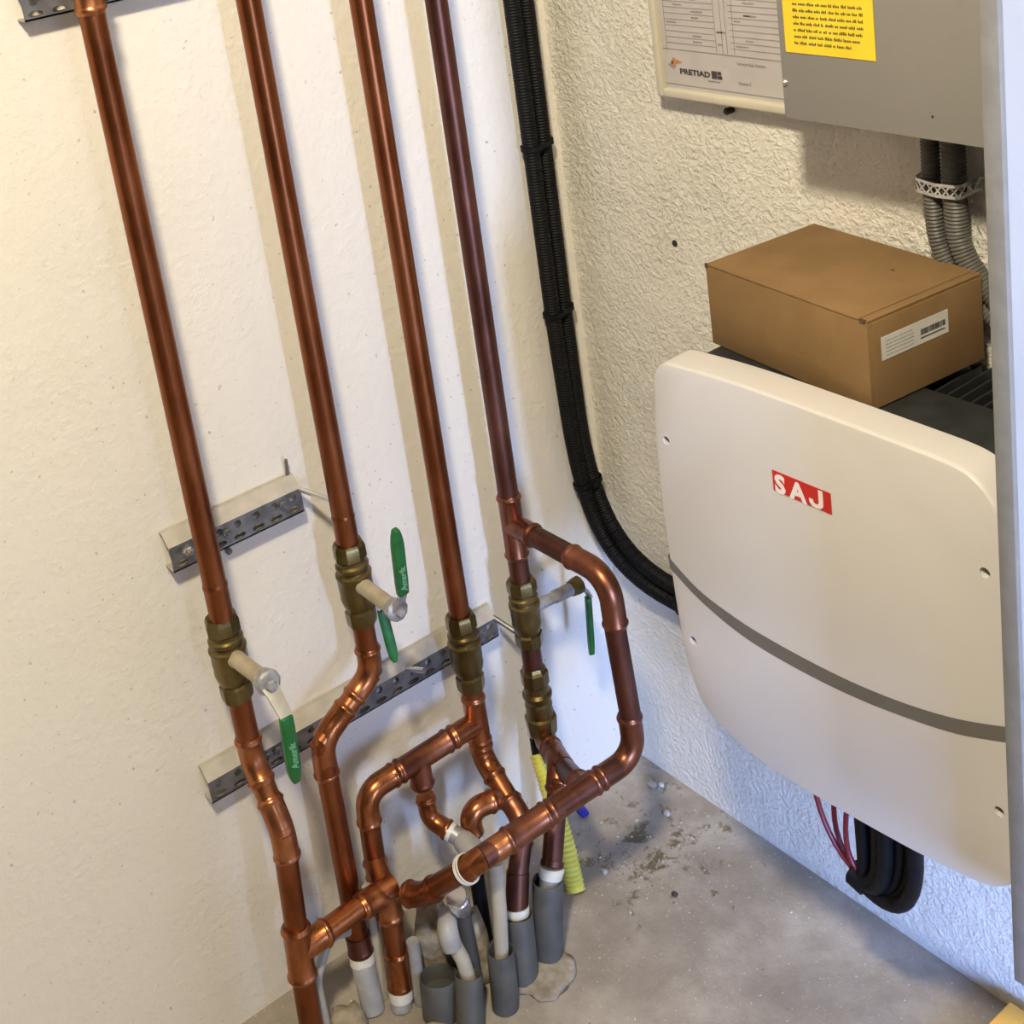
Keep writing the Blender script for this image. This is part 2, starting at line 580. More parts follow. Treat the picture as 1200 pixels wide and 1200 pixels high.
# cross at the far end of the arm, with the elbow turning down
x1 = V(0.112, -0.518, 0.164)
elbow(p1, t1, x1, V(0.122, -0.526, 0.02), R=0.026, sock=0.016, r=0.0165, bd=0.018)
g = G()
sweep(g, [x1 + V(0, -0.03, 0.001), x1 + V(0.0, 0.012, 0)], 0.0158, 24)
g.build('cross_fitting', M['copper_fit'], p1)
tube(p1, V(0.114, -0.519, 0.12), V(0.124, -0.53, 0.03), r=0.0142)
coupling(p1, V(0.1195, -0.5235, 0.078), V(0.1245, -0.5295, 0.024), r=0.0158)
sweep(G(), [V(0.1245, -0.5300, 0.026), V(0.1262, -0.5320, 0.012)], one_bead(0.0143, r=0.0155, b=0.0165), 24).build('sealing_ring', M['white_pl'], p1)
sweep(G(), [V(0.126, -0.532, 0.014), V(0.128, -0.5345, 0.0)], 0.0140, 24).build('clear_adapter', M['sleeve_lt'], p1)

# ---- riser two
p2 = thing('copper_riser', 'second tall copper pipe from the left, bending in an S below its valve', 'pipe', (0.08, -0.56, 0), 'copper risers on the left wall')
y2 = -0.461
tube(p2, (X0, y2, 2.49), (X0, y2, 0.585))
coupling(p2, (X0, y2, 0.60), (X0, y2, 0.662), 'copper', r=0.0142, bd=0.0146)
b2, c2 = V(X0, y2, 0.435), V(X0, -0.546, 0.382)
tube(p2, (X0, y2, 0.53), b2)
elbow(p2, V(X0, y2, 0.52), b2, c2, R=0.035, sock=0.020)
elbow(p2, b2, c2, V(X0, -0.549, 0.25), R=0.04, sock=0.030)
tube(p2, b2, c2, mat='copper_fit')
tube(p2, c2, V(0.085, -0.556, 0.075), mat='copper')
sweep(G(), [V(0.083, -0.555, 0.10), V(0.087, -0.5565, 0.072)], one_bead(0.0285, end=True, r=0.0158, b=0.017), 24).build('end_socket', M['copper_dark'], p2)
sweep(G(), [V(0.0870, -0.5565, 0.073), V(0.0885, -0.5575, 0.062)], one_bead(0.0112, r=0.0165, b=0.0175), 24).build('sealing_ring', M['white_pl'], p2)

# ---- riser three
p3 = thing('copper_riser', 'third tall copper pipe from the left, with a branch looping left and down', 'pipe', (0.18, -0.37, 0), 'copper risers on the left wall')
y3 = -0.32
tube(p3, (X0, y3, 2.49), (X0, y3, 0.435))
tube(p3, (X0, y3, 0.345), (X0, y3, 0.25))
tt = V(X0, y3, 0.278)
tee(p3, (X0, y3, 0.322), (X0, y3, 0.236), tt, (X0, y3 - 0.045, 0.278))
tube(p3, (X0, y3 - 0.03, 0.278), (X0, -0.37, 0.278), mat='copper_fit')
# second tee on the branch with the small downward connection
tee(p3, (X0, -0.366, 0.278), (X0, -0.452, 0.277), (X0, -0.418, 0.278), (X0 + .003, -0.419, 0.238), mat='copper_fit_dark')
lb = V(X0, -0.500, 0.277)
elbow(p3, V(X0, -0.43, 0.277), lb, V(X0, -0.506, 0.18), R=0.036, sock=0.014)
tube(p3, V(X0, -0.503, 0.23), V(0.075, -0.508, 0.165))
tube(p3, V(0.075, -0.508, 0.18), V(0.105, -0.516, 0.165))
coupling(p3, V(0.0742, -0.507, 0.182), V(0.078, -0.5085, 0.152))
# small connection: elbow toward the camera with grey union
s0, s1_, s2_ = V(0.073, -0.419, 0.245), V(0.078, -0.420, 0.190), V(0.105, -0.408, 0.178)
elbow(p3, s0, s1_, s2_, R=0.02, sock=0.022, r=0.0125, bd=0.0142)
# lower offset
o1, o2, o3 = V(X0, y3, 0.222), V(0.135, -0.324, 0.182), V(0.172, -0.348, 0.158)
elbow(p3, V(X0, y3, 0.26), o1, o2, R=0.03, sock=0.018)
tube(p3, o1, o2, mat='copper_fit')
elbow(p3, o1, o2 + V(0.02, -0.003, -0.006), V(0.184, -0.372, 0.09), R=0.03, sock=0.02, mat='copper_fit_dark')
tube(p3, V(0.16, -0.33, 0.168), V(0.178, -0.362, 0.125), mat='copper_dark')
tube(p3, V(0.177, -0.360, 0.13), V(0.186, -0.376, 0.088), mat='copper_dark', r=0.0150)
# curl behind: stub elbow turning down
k0, k1, k2 = V(0.118, -0.325, 0.190), V(0.112, -0.378, 0.198), V(0.114, -0.382, 0.150)
elbow(p3, k0, k1, k2, R=0.022, sock=0.014, r=0.0145, bd=0.0162)
tube(p3, k0, k1.lerp(k0, .3), mat='copper_fit_dark')
sweep(G(), [V(0.1132, -0.3806, 0.164), V(0.1135, -0.3815, 0.152)], one_bead(0.012, r=0.0145, b=0.0152), 24).build('sealing_ring', M['white_pl'], p3)

# ---- riser four
p4 = thing('copper_riser', 'rightmost tall copper pipe, dark brown, with a big side loop above the floor', 'pipe', (0.2, -0.33, 0), 'copper risers on the left wall')
y4 = -0.22
xb = 0.075
tube(p4, (xb, y4, 2.49), (xb, y4, 0.44), mat='copper_dark')
tb = V(xb, y4, 0.535)
tee(p4, tb + V(0, 0, 0.046), tb + V(0, 0, -0.05), tb, tb + V(0.048, 0, 0), mat='copper_fit_dark')
L0, L1, L2 = V(0.262, -0.219, 0.535), V(0.268, -0.216, 0.275), V(0.25, -0.452, 0.260)
tube(p4, tb + V(.03, 0, 0), L0 - V(.05, 0, 0), mat='copper_dark')
elbow(p4, tb, L0, L1, R=0.046, sock=0.026, mat='copper_fit_dark')
tube(p4, L0 - V(0, 0, .06), L1 + V(0, 0, .06), mat='copper_dark')
elbow(p4, L0, L1, L2, R=0.040, sock=0.024, mat='copper_fit_dark')
tube(p4, L1 + V(0, -.03, 0), L2, mat='copper_dark')
dl = (L2 - L1).normalized()
ta = L1 + dl * 0.052
# drop connection tee
dr = V(0.160, -0.252, 0.215)
tc_ = L1 + dl * 0.082
tee(p4, ta + dl * 0.010, ta + dl * 0.088, tc_, tc_ + (dr - tc_).normalized() * 0.040, mat='copper_fit_dark')
tube(p4, tc_, dr, mat='copper_dark')
coupling(p4, L1 + dl * 0.138, L1 + dl * 0.205, mat='copper_fit_dark', r=0.0158, bd=0.0175)
# bend at the end, running back in toward the cross fitting
e1 = L2
e2 = V(0.125, -0.497, 0.150)
elbow(p4, L1, e1 + V(0, 0.005, 0), V(0.195, -0.484, 0.205), R=0.035, sock=0.020, mat='copper_fit')
tube(p4, V(0.225, -0.470, 0.235), V(0.165, -0.492, 0.178), mat='copper')
elbow(p4, V(0.215, -0.474, 0.225), V(0.165, -0.494, 0.176), V(0.118, -0.512, 0.160), R=0.05, sock=0.018, mat='copper')
# white string tied around the bend
g = G()
for k, q in enumerate((V(0.235, -0.4655, 0.2440), V(0.2325, -0.4670, 0.2415), V(0.2300, -0.4675, 0.2395))):
    d = (V(0.195, -0.484, 0.205) - V(0.25, -0.452, 0.26)).normalized()
    u, v = frame_of(d)
    P = [q + (u * math.cos(a * math.pi / 12) + v * math.sin(a * math.pi / 12)) * 0.0176 for a in range(25)]
    sweep(g, P, 0.0010, 8, cap=False)
st = g.build('string_tie', M['white_pl'])
tag(st, 'white string wound round the left bend of the low copper loop', 'string')
# drop below the check valve
elbow(p4, V(xb, y4, 0.235), V(xb + 0.005, y4 - .002, 0.198), dr, R=0.02, sock=0.012, mat='copper_fit_dark')
tube(p4, V(xb + .01, y4 - .004, 0.199), dr, mat='copper_fit_dark', r=0.015)
df = V(0.198, -0.321, 0.125)
elbow(p4, V(xb + .03, y4 - .01, 0.2), dr + V(-0.012, 0, 0), df, R=0.02, sock=0.022, mat='copper_fit_dark')
tube(p4, dr + V(-.01, 0, 0), df, mat='copper_dark')
coupling(p4, dr + (df - dr) * 0.12, dr + (df - dr) * 0.32, mat='copper_fit_dark')
sweep(G(), [df.lerp(dr, 0.06), df], one_bead((df.lerp(dr, .06) - df).length, end=False, r=0.0155), 24).build('end_socket', M['copper_dark'], p4)

# ------------------------------------------------------------------ brass valves


def valve_body(root, x, y, z0, z1, big=0.0215):
    """brass barrel between z0 (bottom) and z1 (top): two nuts, bead rings, waisted body"""
    H = z1 - z0
    g = G()
    lathe(g, (x, y, z0), (0, 0, 1), [(0, .0150), (0, .0182), (H * .06, .0192), (H * .17, .0192), (H * .20, .0165), (H * .22, .0165)], 8, rot=.3)
    g.build('lower_nut', M['brass'], root, angle=25)
    g = G()
    b = big
    lathe(g, (x, y, z0), (0, 0, 1), [(H * .2, .0165), (H * .26, b * .9), (H * .34, b), (H * .40, b * .97), (H * .46, b), (H * .58, b), (H * .60, b * 1.05), (H * .63, b * 1.05), (H * .65, b * .88), (H * .68, b * .86)], 28)
    g.build('valve_body', M['brass'], root)
    g = G()
    lathe(g, (x, y, z0), (0, 0, 1), [(H * .67, b * .86), (H * .70, b * .97), (H * .74, b * .97), (H * .76, b * .84), (H * .80, b * .84)], 28)
    g.build('gland_ring', M['brass'], root)
    g = G()
    lathe(g, (x, y, z0), (0, 0, 1), [(H * .79, .0180), (H * .82, .0205), (H * .95, .0205), (H * .98, .0192), (H, .0180), (H, .0145)], 8, rot=.1)
    g.build('upper_nut', M['brass'], root, angle=25)


def slab(path_pts, w, t, wdir, n_end=0):
    """flat bar following path_pts, width along wdir, thickness t"""
    g = G()
    P = [Vector(p) for p in path_pts]
    wd = Vector(wdir).normalized()
    secs = []
    for i, p in enumerate(P):
        d = (P[min(i + 1, len(P) - 1)] - P[max(i - 1, 0)]).normalized()
        wv = (wd - d * wd.dot(d)).normalized()
        nn = d.cross(wv).normalized()
        ww = w[i] if isinstance(w, (list, tuple)) else w
        secs.append([p + wv * ww / 2 + nn * t / 2, p - wv * ww / 2 + nn * t / 2, p - wv * ww / 2 - nn * t / 2, p + wv * ww / 2 - nn * t / 2])
    vv = [q for s_ in secs for q in s_]
    ff = []
    for i in range(len(secs) - 1):
        for k in range(4):
            ff.append((4 * i + k, 4 * i + (k + 1) % 4, 4 * i + 4 + (k + 1) % 4, 4 * i + 4 + k))
    ff.append((3, 2, 1, 0))
    e = 4 * (len(secs) - 1)
    ff.append((e, e + 1, e + 2, e + 3))
    return g.add(vv, ff)


def grip_pts(a, b, n=9):
    a, b = Vector(a), Vector(b)
    return [a.lerp(b, k / (n - 1)) for k in range(n)]


def grip(root, a, b, w, t, wd, text=None):
    n = 11
    P = grip_pts(a, b, n)
    W = [w * .90, w * .96] + [w] * (n - 5) + [w * .96, w * .8, w * .45]
    return slab(P, W, t, wd).build('grip', M['green'], root, bevel=0.0018, seg=2, angle=50)


# valve on riser one: stem forward, lever down
v1 = thing('ball_valve', 'brass ball valve on the leftmost copper pipe, its green-sleeved lever hanging down', 'valve', (X0, -0.637, 0.49), 'brass ball valves')
valve_body(v1, X0 - .003, -0.637, 0.497, 0.608)
hd = V(0.158, -0.637, 0.566)
sweep(G(), [V(0.078, -0.637, 0.558), hd], [(0, .0105), (.012, .0105), (.013, .0098), ((hd - V(0.078, -0.637, 0.558)).length, .0098)], 20).build('stem', M['brass_pale'], v1)
g = G()
lathe(g, hd - V(.003, 0, 0), (1, 0, 0.1), [(0, .0135), (.009, .0150), (.012, .0150), (.014, .012)], 10)
lathe(g, hd + V(.008, 0, 0), (1, 0, 0.1), [(0, .007), (.008, .007), (.010, .005)], 6)
g.build('lever_head', M['lever_grey'], v1)
lv = slab([hd + V(.006, -.001, .004), hd + V(.014, 0.001, -.010), hd + V(.036, 0.002, -.034)], [.022, .018, .015], .0035, (0, 1, 0)).build('lever', M['lever_pale'], v1, bevel=.0006)
grip(v1, V(0.192, -0.636, 0.536), V(0.185, -0.637, 0.446), 0.0165, 0.0085, (0, 1, 0))


def grip_text(root, word, org, up, right, size):
    up, right = Vector(up).normalized(), Vector(right).normalized()
    right = (right - up * right.dot(up)).normalized()
    nrm = up.cross(right)
    # word reads along 'up'
    xa, ya = up, right
    mt = Matrix(((xa.x, ya.x, nrm.x, org[0]), (xa.y, ya.y, nrm.y, org[1]), (xa.z, ya.z, nrm.z, org[2]), (0, 0, 0, 1)))
    return text_mesh('grip_print', word, size, mt, M['green_print'], root, 0.0003, 0.2, 0.0003)


# valve on riser two: lever turned up, second green lever hanging behind
v2 = thing('ball_valve', 'brass ball valve on the second copper pipe, one green lever raised, another hanging', 'valve', (X0, y2, 0.5), 'brass ball valves')
valve_body(v2, X0, y2, 0.508, 0.622)
hd2 = V(0.156, y2, 0.567)
sweep(G(), [V(0.078, y2, 0.568), hd2], [(0, .0105), (.012, .0105), (.013, .0098), (.077, .0098)], 20).build('stem', M['brass_pale'], v2)
g = G()
lathe(g, hd2 - V(.003, 0, 0), (1, 0, 0.1), [(0, .0125), (.009, .0142), (.012, .0142), (.014, .011)], 10)
lathe(g, hd2 + V(.008, 0, 0), (1, 0, 0.1), [(0, .0065), (.008, .0065), (.010, .005)], 6)
g.build('lever_head', M['lever_grey'], v2)
slab([hd2 + V(.008, 0, 0), hd2 + V(.016, 0.001, 0.014), hd2 + V(.024, 0.001, 0.028)], [.018, .014, .012], .0035, (0, 1, 0)).build('lever', M['lever_grey'], v2, bevel=.0006)
grip(v2, V(0.180, y2 + .002, 0.596), V(0.196, y2 - .002, 0.690), 0.0155, 0.0085, (0, 1, 0))
lv2 = slab([V(0.116, y2 + .002, 0.562), V(0.120, y2 + .003, 0.548), V(0.122, y2 + .003, 0.54)], .010, .003, (0, 1, 0)).build('lever', M['lever_grey'], v2, bevel=.0005)
grip(v2, V(0.120, y2 + .003, 0.548), V(0.132, y2 + .002, 0.480), 0.0125, 0.008, (0.3, 1, 0))

# valve on riser three: no lever seen
v3 = thing('ball_valve', 'brass valve without a lever on the third copper pipe', 'valve', (X0, y3, 0.33), 'brass ball valves')
valve_body(v3, X0, y3, 0.333, 0.447, big=0.0215)

# valve on riser four: stem towards the corner
v4 = thing('ball_valve', 'brass ball valve on the rightmost dark copper pipe, stem turned toward the corner', 'valve', (xb, y4, 0.35), 'brass ball valves')
valve_body(v4, xb, y4, 0.350, 0.452, big=0.0205)
hs, he = V(xb + .003, y4 + .012, 0.402), V(0.082, -0.140, 0.400)
sweep(G(), [hs, he], [(0, .0080), (.035, .0080), (.036, .0092), ((he - hs).length, .0092)], 20).build('stem', M['lever_grey'], v4)
g = G()
lathe(g, he - V(0, .004, 0), (0, 1, 0), [(0, .0110), (.010, .0128), (.016, .0128), (.018, .010)], 10)
g.build('lever_head', M['brass'], v4)
slab([he + V(0, .008, 0), he + V(.001, .020, -.012), he + V(.001, .026, -.026)], [.016, .013, .012], .0035, (1, 0, 0)).build('lever', M['lever_grey'], v4, bevel=.0006)
grip(v4, V(0.083, -0.117, 0.374), V(0.081, -0.122, 0.282), 0.0125, 0.008, (1, -0.4, 0))

# check valve under it
cv = thing('check_valve', 'brass check valve with hex nuts under the ball valve of the rightmost pipe', 'valve', (xb, y4, 0.2))
lathe(G(), (xb, y4, 0.285), (0, 0, 1), [(0, .0165), (.003, .0195), (.022, .0195), (.025, .0165), (.030, .0150)], 8).build('upper_nut', M['brass'], cv, angle=25)
lathe(G(), (xb, y4, 0.236), (0, 0, 1), [(0, .0175), (.006, .0195), (.012, .0178), (.018, .0195), (.024, .0178), (.032, .0208), (.036, .0208), (.040, .0175), (.050, .0170)], 28).build('valve_body', M['brass'], cv)
lathe(G(), (xb, y4, 0.206), (0, 0, 1), [(0, .0170), (.002, .0205), (.024, .0225), (.028, .0225), (.031, .0175)], 8).build('lower_nut', M['brass'], cv, angle=25)
tube(cv, (xb, y4, 0.30), (xb, y4, 0.352), mat='copper_dark', name='connecting_tube')

# raised lettering on the two sleeves that face us
grip_text(v2, 'Amerik', (0.1864, y2 + .0055, 0.603), V(0.016, -.004, 0.094), V(0, -1, 0), 0.0115)
grip_text(v1, 'Amerik', (0.1912, -0.6325, 0.466), V(0.007, 0.001, 0.09), V(0, -1, 0), 0.0115)

# ------------------------------------------------------------------ slotted rails


def rail(label, y0, y1, z0, z1, depth=0.022):
    r = thing('mounting_rail', label, 'rail', (0, (y0 + y1) / 2, (z0 + z1) / 2), 'galvanised slotted rails on the left wall')
    H = z1 - z0
    th = 0.002
    ch = 0.014
    # section (x, z): top flange, chamfer, face, bottom flange, as a bent sheet
    sec = [(0.001, z1), (depth - ch, z1), (depth, z1 - ch), (depth, z0), (0.001, z0)]
    g = G()
    # top flange + chamfer
    g.add([V(sec[i][0], y, sec[i][1]) for i in (0, 1, 2) for y in (y0, y1)] + [V(sec[i][0] - th * .7 * (i > 0), y, sec[i][1] - th) for i in (0, 1, 2) for y in (y0, y1)],
          [(0, 1, 3, 2), (2, 3, 5, 4), (6, 8, 9, 7), (8, 10, 11, 9), (0, 2, 8, 6), (2, 4, 10, 8), (1, 7, 9, 3), (3, 9, 11, 5)])
    g.box(0.001, depth, y0, y1, z0, z0 + th)
    g.build('flange', M['flange'], r, smooth=False)
    # perforated face: upper row round holes, lower row slots
    g = G()
    zt, zm = z1 - ch, z0 + (z1 - ch - z0) * 0.48
    pitch = 0.026
    n = max(1, round((y1 - y0) / pitch))
    pw = (y1 - y0) / n

    def cell(ya, yb, za, zb, ry, rz):
        cy, cz = (ya + yb) / 2, (za + zb) / 2
        K = 12
        hole, outer = [], []
        for k in range(K):
            a = 2 * math.pi * (k + .5) / K
            c_, s_ = math.cos(a), math.sin(a)
            hole.append((cy + ry * c_, cz + rz * s_))
            f = min(abs((yb - ya) / 2 / c_) if c_ else 9, abs((zb - za) / 2 / s_) if s_ else 9)
            outer.append((cy + f * c_, cz + f * s_))
        # outer polygon must reach corners: 4 corner quads handled by snapping
        for k in range(K):
            oy, oz = outer[k]
            if k % 3 == 1:
                outer[k] = (yb if oy > cy else ya, zb if oz > cz else za)
        vv = [V(depth, *p) for p in hole] + [V(depth, *p) for p in outer] + [V(depth - th, *p) for p in hole]
        ff = []
        for k in range(K):
            k2 = (k + 1) % K
            ff += [(k, k2, K + k2, K + k), (k, 2 * K + k, 2 * K + k2, k2)]
        g.add(vv, ff)
    for i in range(n):
        ya, yb = y0 + i * pw, y0 + (i + 1) * pw
        cell(ya, yb, zm, zt, 0.0048, min(0.0048, (zt - zm) * .38))
        cell(ya, yb, z0, zm, pw * .32, (zm - z0) * 0.26)
    g.build('perforated_face', M['zinc'], r, smooth=False)
    return r


def bolt(root, x, y, z, r=0.006, mat='zinc', nm='bolt'):
    g = G()
    lathe(g, (x - .004, y, z), (1, 0, 0), [(0, r), (.007, r), (.008, r * .8)], 6)
    lathe(g, (x + .003, y, z), (1, 0, 0), [(0, r * .45), (.006, r * .45)], 10)
    return g.build(nm, M[mat], root)


r_mid = rail('short galvanised slotted rail behind the leftmost pipe at mid height', -0.664, -0.487, 0.658, 0.704)
bolt(r_mid, 0.023, -0.592, 0.678)
bolt(r_mid, 0.023, -0.642, 0.678, mat='zinc_bright')
bolt(r_mid, 0.023, -0.515, 0.680, 0.0055)
sweep(G(), [V(0.018, -0.488, 0.688), V(0.0630, -0.468, 0.6795)], 0.0035, 10).build('threaded_rod', M['zinc_bright'], r_mid)
sweep(G(), [V(0.003, -0.492, 0.700), V(0.012, -0.494, 0.728)], 0.0022, 8).build('tie_end', M['zinc'], r_mid)
r_bot = rail('long galvanised slotted rail low on the wall, running behind all four pipes', -0.680, -0.233, 0.344, 0.388)
for yy in (-0.60, -0.585, -0.375, -0.262):
    bolt(r_bot, 0.023, yy, 0.366)
sweep(G(), [V(0.018, -0.236, 0.374), V(0.0605, -0.220, 0.354)], 0.0035, 10).build('threaded_rod', M['zinc'], r_bot)
sweep(G(), [V(0.018, -0.385, 0.372), V(0.050, -0.375, 0.380)], 0.004, 10).build('threaded_rod', M['zinc_bright'], r_bot)
r_top = rail('galvanised slotted rail cut by the upper left edge of the picture', -0.690, -0.20, 1.316, 1.356)
bolt(r_top, 0.023, -0.675, 1.345)
bolt(r_top, 0.023, -0.640, 1.338)
tag(lathe(G(), (0, -0.586, 0.642), (1, 0, 0), [(0, .004), (.006, .004), (.008, .002)], 8).build('wall_plug', M['zinc']), 'small grey screw stub in the wall just under the short middle rail', 'screw')

# ------------------------------------------------------------------ black conduits in the corner


def corrugated(g, path, R, pitch=0.004, amp=0.0009, n=16, s0=0, s1=None):
    P = [Vector(p) for p in path]
    L = arclen(P)
    s1 = s1 or L[-1]
    prof = []
    k = int((s1 - s0) / (pitch / 2))
    for i in range(k + 1):
        prof.append((s0 + i * pitch / 2, R if i % 2 else R - amp))
    return sweep(g, P, prof, n)


A = fillet([V(0.022, -0.068, 2.45), V(0.022, -0.068, 0.50), V(0.030, -0.040, 0.352), V(0.20, -0.022, 0.352), V(0.50, -0.022, 0.352)], [0.35, 0.09, 0.3])
B = fillet([V(0.016, -0.040, 2.45), V(0.016, -0.040, 0.52), V(0.040, -0.030, 0.376), V(0.20, -0.020, 0.377), V(0.50, -0.020, 0.377)], [0.35, 0.09, 0.3])
# smoother hand-laid curves following the bend
A = [V(0.022, -0.068, 2.45), V(0.022, -0.068, 1.2), V(0.020, -0.066, 0.75), V(0.018, -0.060, 0.60)]
B = [V(0.016, -0.040, 2.45), V(0.016, -0.040, 1.2), V(0.014, -0.040, 0.75), V(0.013, -0.038, 0.60)]


def bez(a, b, c, d, n=16):
    return [a * (1 - t) ** 3 + b * 3 * t * (1 - t) ** 2 + c * 3 * t * t * (1 - t) + d * t ** 3 for t in [k / n for k in range(1, n + 1)]]


A += bez(A[-1], V(0.016, -0.052, 0.44), V(0.030, -0.030, 0.356), V(0.150, -0.024, 0.352)) + [V(0.45, -0.024, 0.352)]
B += bez(B[-1], V(0.014, -0.034, 0.46), V(0.045, -0.024, 0.382), V(0.150, -0.022, 0.376)) + [V(0.45, -0.022, 0.376)]
tag(corrugated(G(), A, 0.0115).build('black_conduit', M['black_pl']), 'black corrugated conduit nearest the left wall in the corner, outer one of the pair', 'conduit', 'black conduits in the corner')
tag(corrugated(G(), B, 0.0112).build('black_conduit', M['black_pl']), 'black corrugated conduit nearest the right wall in the corner, inner one of the pair', 'conduit', 'black conduits in the corner')


def strap_loop(ca, cb, d, r, name, label):
    """cable tie round two parallel conduits with centres ca, cb"""
    ca, cb, d = Vector(ca), Vector(cb), Vector(d).normalized()
    ax = (cb - ca)
    ax = (ax - d * ax.dot(d)).normalized()
    px = d.cross(ax)
    P = []
    for k in range(13):
        a = math.pi / 2 + math.pi * k / 12
        P.append(ca + (ax * math.cos(a) + px * math.sin(a)) * r)
    for k in range(13):
        a = -math.pi / 2 + math.pi * k / 12
        P.append(cb + (ax * math.cos(a) + px * math.sin(a)) * r)
    P.append(P[0])
    g = G()
    vv, ff = [], []
    n = len(P) - 1
    for i in range(n):
        c = (ca + cb) / 2
        o = (P[i] - c).normalized()
        for s_ in (-.0035, .0035):
            vv.append(P[i] + d * s_)
            vv.append(P[i] + d * s_ + o * .0016)
    for i in range(n):
        j = (i + 1) % n
        ff += [(4 * i + 1, 4 * j + 1, 4 * j + 3, 4 * i + 3), (4 * i, 4 * i + 1, 4 * i + 3 + 0, 4 * i + 2) if False else (4 * i, 4 * j, 4 * j + 1, 4 * i + 1), (4 * i + 2, 4 * i + 3, 4 * j + 3, 4 * j + 2), (4 * i, 4 * i + 2, 4 * j + 2, 4 * j)]
    g.add(vv, ff)
    h = (ca + cb) / 2 + (-px if px.x < 0 or px.y > 0 else px) * (r + .002)
    g.box(h.x - .004, h.x + .004, h.y - .004, h.y + .004, h.z - .004, h.z + .004)
    return tag(g.build(name, M['black_pl']), label, 'cable tie', 'black ties round the corner conduits')


def ctr(P, z):
    for a, b in zip(P, P[1:]):
        if (a.z - z) * (b.z - z) <= 0:
            return a.lerp(b, (z - a.z) / (b.z - a.z + 1e-9)), (b - a)


for z, lab in ((1.008, 'topmost black cable tie round the corner conduits'), (0.768, 'black cable tie at mid height round the corner conduits'), (0.50, 'lowest black cable tie, where the corner conduits start to bend')):
    ca, da = ctr(A, z)
    cb, db = ctr(B, z)
    strap_loop(ca, cb, da, 0.0124, 'cable_tie', lab)
sx = 0.175
strap_loop(V(sx, -0.024, 0.352), V(sx, -0.022, 0.376), V(1, 0, 0), 0.0124, 'cable_tie', 'black cable tie round the conduits just left of the white inverter')

# ------------------------------------------------------------------ grey metal cabinet and framed sheet (upper right)
cab = thing('distribution_cabinet', 'grey metal electrical cabinet at the top right with a yellow notice on its front', 'cabinet', (0.68, -0.05, 1.12))
G().box(0.500, 0.868, -0.098, -0.001, 1.120, 1.62).build('cabinet_box', M['cab_grey'], cab, bevel=0.002)
G().box(0.497, 0.870, -0.102, -0.0985, 1.117, 1.62).build('cabinet_door', M['cab_grey'], cab, bevel=0.0012)
lathe(G(), (0.503, -0.100, 1.155), (-.3, -1, .2), [(0, .003), (.004, .0035), (.006, .002)], 10).build('hinge_pin', M['zinc_bright'], cab)
lathe(G(), (0.675, -0.1018, 1.140), (0, -1, 0), [(0, .0015), (.0006, .0012)], 8).build('paint_chip', M['dark_hole'], cab)
stk = G().box(0.506, 0.6155, -0.1030, -0.1022, 1.1875, 1.42).build('notice_sticker', M['yellow_lab'], cab, smooth=False)
g = G()
rnd = random.Random(3)
zz = 1.1965
row = 0
while zz < 1.41:
    x = 0.5185
    xe = 0.6035 if row % 8 else 0.588
    if row not in (7, 8) or row == 8:
        while x < xe - .004:
            wd_ = rnd.uniform(0.003, 0.010)
            x2 = min(x + wd_, xe)
            # a word as a row of separate letter strokes
            q = x
            while q < x2 - .0004:
                h = rnd.choice((0.0021, 0.0021, 0.0031))
                g.box(q, min(q + 0.0010, x2), -0.10325, -0.1031, zz, zz + h)
                q += 0.00155
            x = x2 + 0.0018
    row += 1
    zz += 0.0066
    if row == 7:
        zz += 0.006
g.build('notice_text', M['ink'], stk, smooth=False)

fr = thing('framed_schedule', 'framed printed wiring sheet in an ivory plastic frame, hanging left of the grey cabinet', 'framed sheet', (0.33, 0, 1.09))
g = G()
fx0, fx1, fz0, fz1 = 0.2265, 0.498, 1.090, 1.45
for b in ((fx0, fx0 + .0105, fz0, fz1), (fx1 - .0105, fx1, fz0, fz1), (fx0 + .0105, fx1 - .0105, fz0, fz0 + .0115), (fx0 + .0105, fx1 - .0105, fz1 - .0115, fz1)):
    g.box(b[0], b[1], -0.024, -0.001, b[2], b[3])
g.build('frame', M['frame_pl'], fr, bevel=0.003, seg=3)
G().box(fx0 + .009, fx1 - .009, -0.017, -0.003, fz0 + .009, fz1 - .009).build('sheet', M['paper'], fr, smooth=False)
g = G()
yp = -0.0174
def hl(x0, x1, z, t=0.0006): g.box(x0, x1, yp - .0002, yp, z - t / 2, z + t / 2)
def vl(x, z0, z1, t=0.0005): g.box(x - t / 2, x + t / 2, yp - .0002, yp, z0, z1)
hl(0.2385, 0.484, 1.1065, .0008)
hl(0.2385, 0.484, 1.1495, .0009)
z = 1.1575
while z < 1.43:
    hl(0.246, 0.325, z, .0005)
    hl(0.349, 0.484, z, .0005)
    z += 0.0072
for x in (0.2455, 0.326, 0.336, 0.343, 0.354, 0.424, 0.47):
    vl(x, 1.151, 1.43)
rnd = random.Random(5)
for k in range(110):
    zr = 1.159 + 0.0072 * rnd.randrange(0, 34)
    x = rnd.choice((0.248, 0.262, 0.290, 0.329, 0.357, 0.372, 0.428))
    for j in range(rnd.randrange(3, 9)):
        g.box(x, x + .0016, yp - .0002, yp, zr + .001, zr + .0028)
        x += 0.0024
g.build('table_lines', M['ink_grey'], fr, smooth=False)
text_mesh('sheet_title', 'PRETIAD', 0.0092, wallmat(0.2635, yp - .0003, 1.1205), M['ink'], fr, .0001, 0, .00025, 1.38)
g = G().box(0.3150, 0.3235, yp - .0003, yp, 1.1195, 1.1285).box(0.3245, 0.3300, yp - .0003, yp, 1.1245, 1.1285).box(0.3245, 0.3310, yp - .0003, yp, 1.1195, 1.1235)
g.build('sheet_logo', M['ink'], fr, smooth=False)
g = G()
